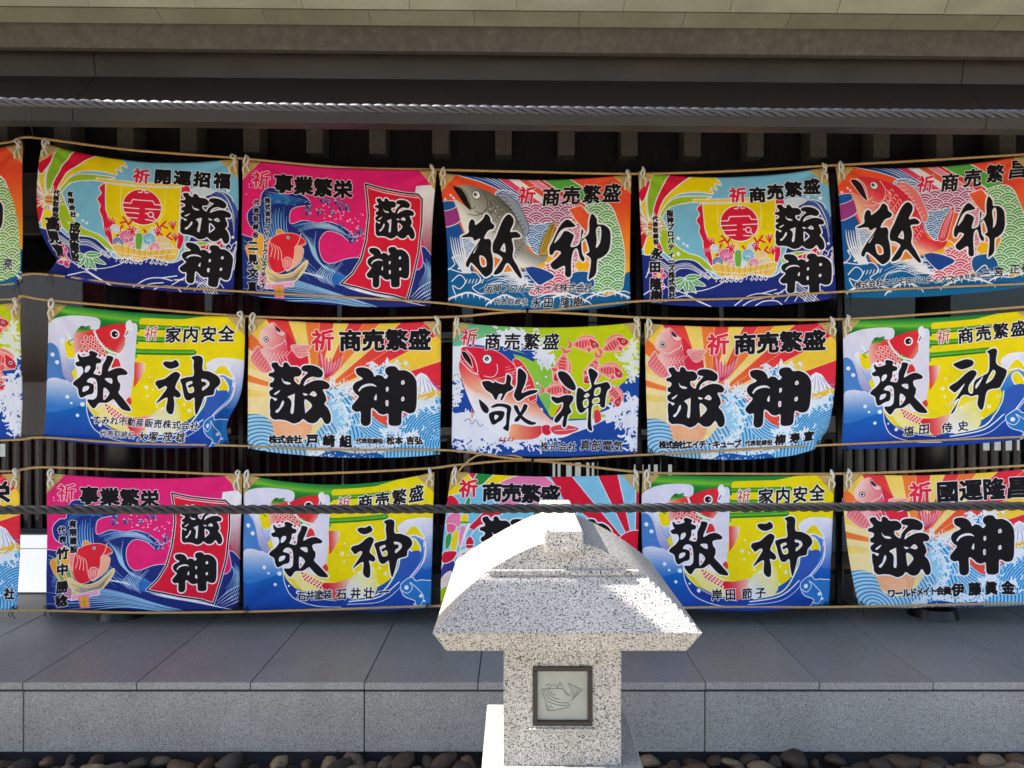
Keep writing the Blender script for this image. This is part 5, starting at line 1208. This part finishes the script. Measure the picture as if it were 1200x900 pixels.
# ------------------------------------------------------------------ stone lantern
def lantern():
    cx = .1212
    Lr = empty('stone_lantern', (cx, 2.1, -.06)); tag(Lr, 'speckled pale granite garden lantern with curved gable roof and small square fish window', 'lantern')
    m = M['lantern']
    def lb(name, x0, x1, y0, y1, z0, z1, bev=.005, par=None, mm=None): return box(name, cx + x0, cx + x1, y0, y1, z0, z1, mm or m, par or Lr, bev)
    lb('plinth', -.30, .30, 1.80, 2.40, -.088, .10, .008)
    lb('pedestal', -.212, .212, 1.885, 2.312, .101, .576, .004)
    # post built of four walls round the window opening
    zb, zt, hw, fy = .577, .938, .1545, 1.946
    wx0, wx1, wz0, wz1 = -.078, .079, .682, .838
    post = empty('post', (0, 0, 0)); post.parent = Lr; post.location = (0, 0, 0)
    bm = bmesh.new()
    xs = [-hw, wx0, wx1, hw]; zs = [zb, wz0, wz1, zt]; V = {}
    def vv(x, y, z):
        k = (round(x, 5), round(y, 5), round(z, 5))
        if k not in V: V[k] = bm.verts.new((x, y - 2.1, z + .06))
        return V[k]
    for i in range(3):
        for j in range(3):
            if i == 1 and j == 1: continue
            bm.faces.new([vv(xs[a], fy, zs[b]) for a, b in ((i, j), (i + 1, j), (i + 1, j + 1), (i, j + 1))])
    by = fy + 2 * hw
    ring = [(wx0, wz0), (wx1, wz0), (wx1, wz1), (wx0, wz1)]
    for k in range(4):
        (a, b), (c_, d) = ring[k], ring[(k + 1) % 4]; bm.faces.new([vv(a, fy, b), vv(a, fy + .05, b), vv(c_, fy + .05, d), vv(c_, fy, d)])
    bm.faces.new([vv(a, fy + .05, b) for a, b in ring])
    bm.faces.new([vv(-hw, by, zb), vv(hw, by, zb), vv(hw, by, zt), vv(-hw, by, zt)])
    for s in (-hw, hw): bm.faces.new([vv(s, fy, zs[0]), vv(s, fy, zs[1]), vv(s, fy, zs[2]), vv(s, fy, zs[3]), vv(s, by, zt), vv(s, by, zb)])
    bm.faces.new([vv(x, fy, zb) for x in xs] + [vv(hw, by, zb), vv(-hw, by, zb)]); bm.faces.new([vv(x, fy, zt) for x in xs] + [vv(hw, by, zt), vv(-hw, by, zt)])
    bmesh.ops.recalc_face_normals(bm, faces=bm.faces)
    ob = from_bm('post', bm, m, Lr); bpy.data.objects.remove(post); ob.name = 'post'
    lb('window_ledge', -.088, .088, fy - .006, fy - .0005, wz0 - .017, wz0 - .006, .002, ob)
    fm = mat('dark_bronze_frame', (.022, .018, .015), .45, .4)
    fr = bmesh.new(); t = .0125
    for x0, x1, z0, z1 in ((wx0, wx1, wz1 - t, wz1), (wx0, wx1, wz0, wz0 + t), (wx0, wx0 + t, wz0 + t, wz1 - t), (wx1 - t, wx1, wz0 + t, wz1 - t)):
        b2 = box_data(x0, x1, fy - .005 - 2.1, fy + .012 - 2.1, z0 + .06, z1 + .06, .001); me = bpy.data.meshes.new('t'); b2.to_mesh(me); b2.free(); fr.from_mesh(me); bpy.data.meshes.remove(me)
    F = from_bm('window_frame', fr, fm, Lr)
    gm = mat('frosted_grey_green_glass', (.30, .31, .27), .38, .5); N, L, b = nodes(gm); L.new(ramp(gm, noise(gm, 14, 2), [(.3, (.27, .285, .25)), (.7, (.34, .35, .31))]), b.inputs['Base Color'])
    # fish pressed into the pane as a shallow relief
    G = box('glass_pane', cx + wx0 + t, cx + wx1 - t, fy + .004, fy + .012, wz0 + t, wz1 - t, gm, F)
    def gp(x, y): return Vector((wx0 + (x - 203) / (777 - 203) * (wx1 - wx0), fy + .003 - 2.1, wz1 - (y - 165) / (748 - 165) * (wz1 - wz0) + .06))
    ln = [[(290,400),(310,470),(350,520),(430,550),(520,560),(570,545)],[(310,395),(330,455),(380,500),(460,530),(550,535)],[(335,395),(355,445),(400,480),(470,500)],[(360,400),(380,440),(420,460)],[(290,400),(350,395),(430,392),(500,395)],[(440,385),(470,335),(490,385)],[(400,350),(430,370),(450,390)],[(330,370),(350,350),(375,355),(370,385),(345,385)],[(500,395),(530,440),(565,470)],[(545,345),(575,400),(580,450)],[(545,345),(610,375),(680,405)],[(680,405),(640,450),(570,515)],[(600,390),(600,430),(585,470)],[(630,395),(620,440),(585,490)],[(655,405),(640,430),(590,500)],[(330,520),(345,605),(450,600),(560,570)],[(345,560),(360,585),(345,605)],[(370,560),(400,590)],[(500,400),(510,430),(540,455),(560,450)]]
    V2, F2 = [], []
    for q in ln:
        v, f = tube_verts(curve3([gp(*p) for p in q], .004), .0007, 5); n = len(V2); V2 += v; F2 += [tuple(i + n for i in g) for g in f]
    o = mesh('fish_relief', V2, F2, mat('pressed_glass_line', (.20, .21, .185), .3), None, True); o.parent = F
    # roof: eave slab, convex side slopes, recessed gables, sloping skirts, ridge block
    hz, lz = .992, .939
    side = [(.319, .9925), (.300, 1.012), (.262, 1.048), (.205, 1.095), (.144, 1.131), (.09, 1.158), (.05, 1.172), (0, 1.176)]
    sp_ = spl(side, False, 4)[::-1]; sz_ = lambda x: float(np.interp(abs(x), sp_[:, 0], sp_[:, 1]))
    full = [(x, sz_(x)) for x in np.linspace(.319, 0, 22)]; prof = full + [(-x, z) for x, z in full[::-1][1:]]
    bm = bmesh.new()
    prof2 = prof + [(-.319, .985), (.319, .985)]
    a = [bm.verts.new((x, 1.895 - 2.1, z + .06)) for x, z in prof2]; b_ = [bm.verts.new((x, 2.305 - 2.1, z + .06)) for x, z in prof2]; n = len(prof2)
    for i in range(n): bm.faces.new((a[i], a[(i + 1) % n], b_[(i + 1) % n], b_[i]))
    bm.faces.new(a[::-1]); bm.faces.new(b_)
    R = from_bm('roof', bm, m, Lr)
    # eave slab with inward chamfer under
    bm = bmesh.new(); T_ = [(-.319, 1.75), (.319, 1.75), (.319, 2.45), (-.319, 2.45)]; B_ = [(-.290, 1.78), (.290, 1.78), (.290, 2.42), (-.290, 2.42)]
    t_ = [bm.verts.new((x, y - 2.1, hz + .06)) for x, y in T_]; b_ = [bm.verts.new((x, y - 2.1, lz + .06)) for x, y in B_]
    for i in range(4): bm.faces.new((t_[i], t_[(i + 1) % 4], b_[(i + 1) % 4], b_[i]))
    bm.faces.new(t_); bm.faces.new(b_[::-1]); bmesh.ops.recalc_face_normals(bm, faces=bm.faces); bmesh.ops.bevel(bm, geom=bm.edges[:], offset=.0025, segments=2, affect='EDGES')
    from_bm('eave_slab', bm, m, R)
    for sg in (-1, 1):                                                              # hipped skirts in front and behind
        bm = bmesh.new(); nx, ny = 56, 12; rows = []
        for j in range(ny + 1):
            f = j / ny; yy = 1.7505 + (1.8955 - 1.7505) * f; fz = .9925 + .1045 * f - .006 * math.sin(f * math.pi); yo = (yy - 2.1) * (-1 if sg > 0 else 1)
            rows.append([bm.verts.new((-.3188 + .6376 * i / nx, yo, min(sz_(-.3188 + .6376 * i / nx), fz) + .06)) for i in range(nx + 1)])
        for r0, r1 in zip(rows[:-1], rows[1:]):
            for i in range(nx): bm.faces.new((r0[i], r0[i + 1], r1[i + 1], r1[i]))
        ob2 = from_bm('skirt_slope', bm, m, R); md = ob2.modifiers.new('body', 'SOLIDIFY'); md.thickness = .004
    # gable ledge under each pediment
    for y0, y1 in ((1.883, 1.8965), (2.3035, 2.317)):
        lb('gable_ledge', -.192, .192, y0, y1, 1.092, 1.106, .002, R)
    rb = lb('ridge', -.049, .049, 1.872, 2.328, 1.150, 1.212, .005, R)
    return Lr
lantern()
# ------------------------------------------------------------------ banners
BY0 = 3.84
SPEC = {   # corners TL TR BR BL in the photograph, sag of top and bottom edge, sideways pull of the right / left edge
 (0,0): ((-200,168),(27,168),(28,334),(-198,330), 10, 8, 0, 0),   (0,1): ((49,167),(279,186),(273,345),(57,324), 13, 4, 2, -10), (0,2): ((284,187),(512,199),(505,358),(283,344), 4, 7, -3, 0),
 (0,3): ((514,202),(740,204),(739,356),(525,356), 8, 9, -1, 4),    (0,4): ((748,201),(969,196),(981,349),(755,354), 9, 8, 1, 0),   (0,5): ((979,195),(1209,181),(1215,334),(990,349), 8, 5, 0, 1),
 (1,0): ((-205,352),(24,354),(25,514),(-203,512), 8, 6, 0, 0),     (1,1): ((56,355),(288,371),(272,522),(51,514), 4, 6, 5, 3),     (1,2): ((291,372),(517,376),(516,532),(291,525), 5, 8, 0, 0),
 (1,3): ((531,377),(751,377),(747,532),(529,530), 7, 4, 0, 0),     (1,4): ((755,379),(979,377),(968,526),(759,530), 5, 11, 4, 0),  (1,5): ((987,375),(1214,363),(1218,512),(985,526), 3, 4, -2, 2),
 (2,0): ((-206,552),(24,554),(19,715),(-208,713), 6, 4, 1, 0),     (2,1): ((57,554),(284,556),(278,715),(55,714), 6, 1, 1, 0),     (2,2): ((285,555),(509,553),(505,711),(287,714), 14, 5, 0, 0),
 (2,3): ((529,552),(749,555),(742,712),(516,710), 5, 3, 2, -3),    (2,4): ((753,556),(978,556),(972,710),(760,711), 2, 5, 1, -4),  (2,5): ((989,555),(1217,548),(1214,706),(1006,709), 5, 5, 0, -6)}
ART_LABEL = {'A': 'treasure ship with a red and yellow sail', 'B': 'curling navy wave and red nameplate on pink', 'C': 'leaping black fish', 'R': 'leaping red fish', 'D': 'white and red carp in a blue wave on yellow', 'E': 'pale carp over sunburst rays and blue waves', 'F': 'great red bream with a shoal of small bream', 'G': 'bouquet and red sunburst'}
LAB = {(0,0): 'green scallop and orange banner cut by the left edge, top row', (0,1): 'treasure ship banner with rainbow streamers and a curled lower left corner, top row', (0,2): 'bright pink wave banner with a red upright nameplate, in the top row',
 (0,3): 'orange and green banner with a leaping black fish', (0,4): 'treasure ship banner right of the black fish banner, top row', (0,5): 'orange banner with a leaping red fish, at the right end of the top row',
 (1,0): 'yellow banner of small red bream cut by the left edge, middle row', (1,1): 'yellow and blue carp banner pinched in at its right side, middle row left', (1,2): 'sunburst carp banner left of the great red bream banner',
 (1,3): 'lime and navy banner of a great red bream chasing a shoal of small ones', (1,4): 'sunburst carp banner right of the great red bream banner', (1,5): 'yellow and blue carp banner at the right end of the middle row',
 (2,0): 'sunburst banner with a snowy peak cut by the left edge, bottom row', (2,1): 'bright pink wave banner with a red upright nameplate, in the bottom row', (2,2): 'yellow and blue carp banner with a deep sagging top, left of the lantern',
 (2,3): 'banner with red and blue rays half hidden behind the stone lantern', (2,4): 'yellow and blue carp banner just right of the stone lantern, bottom row', (2,5): 'sunburst carp banner at the right end of the bottom row'}
PR = print_all()
def cloth_material(img):
    m = bpy.data.materials.new('printed_cloth'); m.use_nodes = True; N, L, b = nodes(m)
    t = N.new('ShaderNodeTexImage'); t.image = img; t.extension = 'EXTEND'; t.interpolation = 'Cubic'
    w1 = noise(m, 900, 2, .6); wv = ramp(m, w1, [(.3, (.90, .90, .90)), (.7, (1, 1, 1))]); fade = noise(m, 11, 5, .65); wv = mixc(m, 1, wv, ramp(m, fade, [(.35, (.90, .905, .92)), (.6, (1, 1, 1))]), 'MULTIPLY')
    L.new(mixc(m, 1, t.outputs[0], wv, 'MULTIPLY'), b.inputs['Base Color']); b.inputs['Roughness'].default_value = .7; b.inputs['Specular IOR Level'].default_value = .12
    n = noise(m, 42, 4, .6); bump(m, n, .18, .004)
    return m
def banner(key):
    TL, TR, BR, BL, ts, bs, rp, lp = SPEC[key]; r, k = key; rr = random.Random(r * 17 + k * 5 + 3)
    creases = [(rr.uniform(.05, .95), rr.uniform(.05, .95), rr.uniform(-.5, .5) + (1.57 if rr.random() < .35 else 0), rr.uniform(.010, .028), rr.uniform(-.0035, .0045), rr.uniform(.12, .4)) for _ in range(9)]
    root = empty('banner', at(*TL, BY0)); o3 = root.location.copy(); tag(root, LAB[key], 'banner', 'printed banners hung in three rows on straw ropes')
    ph = [rr.uniform(0, 6.28) for _ in range(8)]; f1, f2 = rr.uniform(1.6, 2.6), rr.uniform(4, 6)
    def S(u, v, off=0.):
        b = 4 * u * (1 - u)
        x = (TL[0] * (1 - u) + TR[0] * u) * (1 - v) + (BL[0] * (1 - u) + BR[0] * u) * v; y = (TL[1] * (1 - u) + TR[1] * u) * (1 - v) + (BL[1] * (1 - u) + BR[1] * u) * v
        y += ts * b * (1 - v) ** 1.5 + bs * b * v; e = math.sin(math.pi * v); x += rp * e * u ** 3 + lp * e * (1 - u) ** 3
        if key == (0, 1):                                 # lower left corner pulled in and curled
            g = math.exp(-((u / .13) ** 2 + ((v - .86) / .13) ** 2)); x += 9 * g; y -= 3 * g
        if key == (1, 1): g = math.exp(-(((u - 1) / .09) ** 2 + ((v - .84) / .16) ** 2)); x -= 13 * g
        if key == (1, 4): g = math.exp(-(((u - 1) / .10) ** 2 + ((v - .97) / .08) ** 2)); x -= 4 * g; y -= 5 * g
        d = .010 * math.sin(f1 * 3.14 * u + ph[0] + 1.5 * v) * (.3 + v) + .0045 * math.sin(f2 * 3.14 * u + ph[1] + 2 * v) * (.4 + .6 * v) + .004 * math.sin(7 * v + ph[2] + 3 * u)
        for cu, s in ((0, 1), (1, -1)):                   # tension creases running from the tied corners
            q = (u if s > 0 else 1 - u); ang = math.atan2(v + .02, q + .02); rad = math.hypot(q, v * .7); d += .006 * math.sin(ang * 11 + ph[3 + cu]) * math.exp(-rad * 4.0) * min(1, rad * 8)
            ang = math.atan2(1.02 - v, q + .02); rad = math.hypot(q, (1 - v) * .7); d += .006 * math.sin(ang * 9 + ph[5 + cu]) * math.exp(-rad * 4.5) * min(1, rad * 8)
        for cu_, cv_, ca, cw, ch, cl_ in creases:
            du, dv = u - cu_, (v - cv_) * .7; s1 = -du * math.sin(ca) + dv * math.cos(ca); s2 = du * math.cos(ca) + dv * math.sin(ca)
            if abs(s1) < cw * 3 and abs(s2) < cl_ * 2: d += ch * math.exp(-(s1 / cw) ** 2 - (s2 / cl_) ** 2)
        d += .0022 * math.exp(-abs(u - .5) / .011) - .0016 * math.exp(-abs(v - .5) / .013)     # sharp folds left from storage
        if key == (0, 1): d += .03 * math.exp(-((u / .12) ** 2 + ((v - .95) / .15) ** 2)) * math.sin(u * 60 + v * 30)
        if key == (1, 1): d += .035 * math.exp(-(((u - 1) / .14) ** 2 + ((v - .85) / .2) ** 2)) * math.sin(u * 40)
        if key == (1, 4): d += .03 * math.exp(-(((u - 1) / .12) ** 2 + ((v - .95) / .12) ** 2)) * math.sin(u * 45 + 1)
        p = at(x, y, BY0); p.y += d - .004 * 0 + off; return p - o3
    nu, nv = 104, 72; V = [S(i / nu, j / nv) for j in range(nv + 1) for i in range(nu + 1)]
    F = [(j * (nu + 1) + i, (j + 1) * (nu + 1) + i, (j + 1) * (nu + 1) + i + 1, j * (nu + 1) + i + 1) for j in range(nv) for i in range(nu)]
    me = bpy.data.meshes.new('cloth'); me.from_pydata([tuple(v) for v in V], [], F); uv = me.uv_layers.new(name='UVMap')
    co = np.array([(i / nu, 1 - j / nv) for j in range(nv + 1) for i in range(nu + 1)], np.float32); li = np.empty(len(me.loops), np.int32); me.loops.foreach_get('vertex_index', li); uv.data.foreach_set('uv', co[li].ravel())
    me.materials.append(cloth_material(PR[key])); me.polygons.foreach_set('use_smooth', [True] * len(me.polygons))
    cl = bpy.data.objects.new('cloth', me); C.objects.link(cl); cl.parent = root; md = cl.modifiers.new('thickness', 'SOLIDIFY'); md.thickness = .0012; md.offset = 1
    # reinforced corners, cords, strings
    for s in (0, 1):
        n = 6; V, F, ix = [], [], {}
        for j in range(n + 1):
            for i in range(n + 1 - j):
                u = .092 * i / n; v = .150 * j / n; ix[i, j] = len(V); V.append(S(u if s == 0 else 1 - u, v, -.0022))
        for j in range(n):
            for i in range(n - j):
                F.append((ix[i, j], ix[i, j + 1], ix[i + 1, j]))
                if i + j < n - 1: F.append((ix[i + 1, j], ix[i, j + 1], ix[i + 1, j + 1]))
        pm = mesh('corner_patch', V, F, M['patch'], None, True); pm.parent = root; md = pm.modifiers.new('thickness', 'SOLIDIFY'); md.thickness = .0015; md.offset = 0
        c = S(.022 if s == 0 else .978, .035, -.006); px = BY0 / FPX; sg = 1 if s == 0 else -1
        j_ = lambda a: a + rr.uniform(-1.2, 1.2)
        q = [(0, 1, 1), (-2.5 * sg, -3, -1), (j_(-1.6), -8, -1.5), (j_(-.3), -11, 0), (j_(1.2), -8, 2), (1.2, -2, 1.5), (.3, 1, -1), (j_(2.6), 4, -1.8), (j_(2.8), 9 + rr.uniform(-2, 3), -1.2)]
        q2 = [(.5, 0, -1.5), (j_(1.8), -5, -1.7), (j_(1.4), -9.5, 0), (j_(.2), -6, 1.6), (-1.2, 0, 0), (j_(-2.8), 5, -1.6), (j_(-2.4), 12 + rr.uniform(-3, 3), -1)]
        V, F = [], []
        for w in (q, q2):
            v, f = tube_verts(curve3([c + Vector((a * px, d * px * 1.2, -b * px)) for a, b, d in w], .004), .0048, 6); nn = len(V); V += v; F += [tuple(i + nn for i in g) for g in f]
        cd = mesh('tie_cord', V, F, M['cord'], None, True); cd.parent = root
        c = S(.018 if s == 0 else .982, .975, -.004); V, F = [], []
        for w in ([(0, 0, 0), (-3 * sg, 1.5, -1), (-6 * sg, 1, -1), (-4 * sg, -1.2, 1), (0, -.5, -1), (j_(2), 4, -1), (j_(1), 9, -1), (j_(3), 14 + rr.uniform(-3, 4), 0)], [(0, 0, -1), (2 * sg, 2, -1), (-2 * sg, 5, -1), (j_(-4), 8, -1), (j_(-3), 12, 0)]):
            v, f = tube_verts(curve3([c + Vector((a * px, d * px, -b * px)) for a, b, d in w], .004), .0019, 5); nn = len(V); V += v; F += [tuple(i + nn for i in g) for g in f]
        cd = mesh('tie_string', V, F, M['string'], None, True); cd.parent = root
for key in SPEC: banner(key)
# ------------------------------------------------------------------ straw ropes the banners are tied to
def wob(pts, seed, D=BY0 + .006):
    rr = random.Random(seed); return [at(x, y + rr.uniform(-.4, .4), D + rr.uniform(-.003, .003)) for x, y in pts]
rope('straw_rope', wob([(-210,163),(-100,172),(0,168),(27,161),(52,163),(150,175),(279,185),(400,196),(513,199),(620,201),(742,204),(860,200),(975,194),(1090,188),(1215,180)], 1), .0068, .040, M['straw'], 'uppermost straw rope running above the top row of banners', .0065, 1, 'rope', 12)
rope('straw_rope', wob([(-210,330),(0,334),(27,322),(60,322),(150,333),(275,341),(400,348),(505,354),(618,364),(750,353),(870,350),(985,342),(1215,332)], 2, BY0 - .014), .0062, .040, M['straw'], 'straw rope along the bottom edge of the top row, dipping under the black fish banner', .0065, 2, 'rope', 10)
rope('straw_rope', wob([(-210,348),(0,351),(25,347),(56,352),(160,361),(286,370),(400,373),(530,371),(618,365),(750,372),(860,374),(980,374),(1090,368),(1215,358)], 3), .0068, .040, M['straw'], 'straw rope holding the tops of the middle row of banners', .0065, 3, 'rope', 12)
rope('straw_rope', wob([(-210,516),(0,516),(52,513),(150,519),(275,522),(400,527),(525,528),(624,539),(750,533),(860,527),(985,521),(1215,511)], 4, BY0 - .014), .0062, .040, M['straw'], 'straw rope along the bottom edge of the middle row, tied down in the middle', .0065, 4, 'rope', 10)
rope('straw_rope', wob([(-210,550),(0,552),(25,550),(56,548),(160,551),(285,556),(400,554),(500,549),(540,545),(624,540),(750,553),(860,555),(985,555),(1090,552),(1215,545)], 5), .0068, .040, M['straw'], 'straw rope holding the tops of the bottom row of banners', .0065, 5, 'rope', 12)
rope('straw_rope', wob([(-210,718),(0,716),(56,716),(160,718),(285,717),(400,714),(515,710),(640,712),(750,713),(870,711),(985,711),(1215,706)], 6, BY0 - .012), .0068, .040, M['straw'], 'lowest straw rope running along the feet of the bottom row of banners', .0065, 6, 'rope', 12)
rope('straw_rope', wob([(534,556),(541,548),(552,538),(566,533),(600,534),(612,537)], 7, BY0 - .012), .005, .034, M['straw'], 'short loose straw rope end between the middle and bottom rows left of centre', .0065, 7, 'rope', 20)
for (x, y, lab) in ((618, 365, 'thin black tie binding two crossed straw ropes under the black fish banner'), (624, 539, 'thin black tie binding two crossed straw ropes above the ray banner')):
    c = at(x, y, BY0 - .006); V, F = [], []
    for k in range(3):
        ring = [Vector((.004 * (k - 1) + .001 * math.sin(t), .016 * math.cos(t), .017 * math.sin(t))) for t in [i * .5236 for i in range(13)]]
        v, f = tube_verts(ring, .0022, 5); n = len(V); V += v; F += [tuple(i + n for i in g) for g in f]
    v, f = tube_verts([Vector((0, -.016, -.01)), Vector((.002, -.018, -.025)), Vector((-.001, -.018, -.045))], .0018, 5); n = len(V); V += v; F += [tuple(i + n for i in g) for g in f]
    o = mesh('binding', V, F, M['string'], None, True); o.location = c; tag(o, lab, 'tie')
# ------------------------------------------------------------------ posts of the hanging frame
for px, lab in ((748, 'slim black post between the banners behind the right side of the lantern'), (1042 - 59, 'slim black post seen in the gap beside the right hand banners'), (283, 'slim black post in the gap between the two left columns of banners'), (1236, None), (-240, None)):
    if lab is None: continue
    p = at(px, 700, 4.22); root = empty('frame_post', (p.x, p.y, FZ)); tag(root, lab, 'post')
    from_bm('pole', box_data(-.014, .014, -.014, .014, .012, 2.75 - FZ, .002), M['black'], root); from_bm('foot_plate', box_data(-.06, .06, -.06, .06, .001, .012, .002), M['black'], root)
# ------------------------------------------------------------------ black ropes strung in front
RD = 1.68
rope('black_rope', [at(x, y, RD) for x, y in ((-260, 112), (0, 119.5), (300, 125), (600, 129), (900, 132), (1200, 134), (1460, 134.5))], .0104, .080, M['sunlitrope'], 'thick black twisted rope strung high across in front of the eaves', .006, 8)
rope('black_rope', [at(x, y, RD) for x, y in ((-260, 598.5), (0, 597.5), (300, 597), (600, 596), (900, 594.5), (1200, 593), (1460, 592.5))], .0105, .079, M['blackrope'], 'thick black twisted rope strung low in front of the bottom row of banners', .006, 9)
wv, wf = tube_verts(curve3([at(36, 124, RD), at(35, 135, RD + .4), at(37, 150, RD + 1.2), at(40, 162, BY0)], .05), .0016, 5)
o = mesh('thin_wire', wv, wf, M['string'], None, True); tag(o, 'thin dark wire hanging from the upper black rope at far left', 'wire')

# ------------------------------------------------------------------ roofed board added out of view on the left, only to shade the lantern
def board():
    x1 = .175 - (3.2 - 1.10) * 1.097; x0 = x1 - 1.5
    B = empty('added_shade_roof', ((x0 + x1) / 2, 1.4, -.09)); tag(B, 'added roofed timber board left of the view that shades the lantern', 'shade caster'); w = darkwood('weathered_cedar', (.10, .07, .045), (.17, .12, .08), (12, 12, 1.5), .8)
    for x in (x0 + .15, x1 - .25): box('post', x, x + .1, 1.35, 1.45, -.09, 3.12, w, B, .004)
    box('panel', x0 + .251, x1 - .251, 1.385, 1.415, 1.0, 2.3, w, B)
    prism('roof', [(.96, 3.18), (1.45, 3.36), (1.945, 3.18), (1.945, 3.215), (1.45, 3.40), (.96, 3.215)], x0, x1, M['copper'], B)
    box('ridge_beam', x0 + .05, x1 - .05, 1.36, 1.44, 3.121, 3.33, w, B)
board()
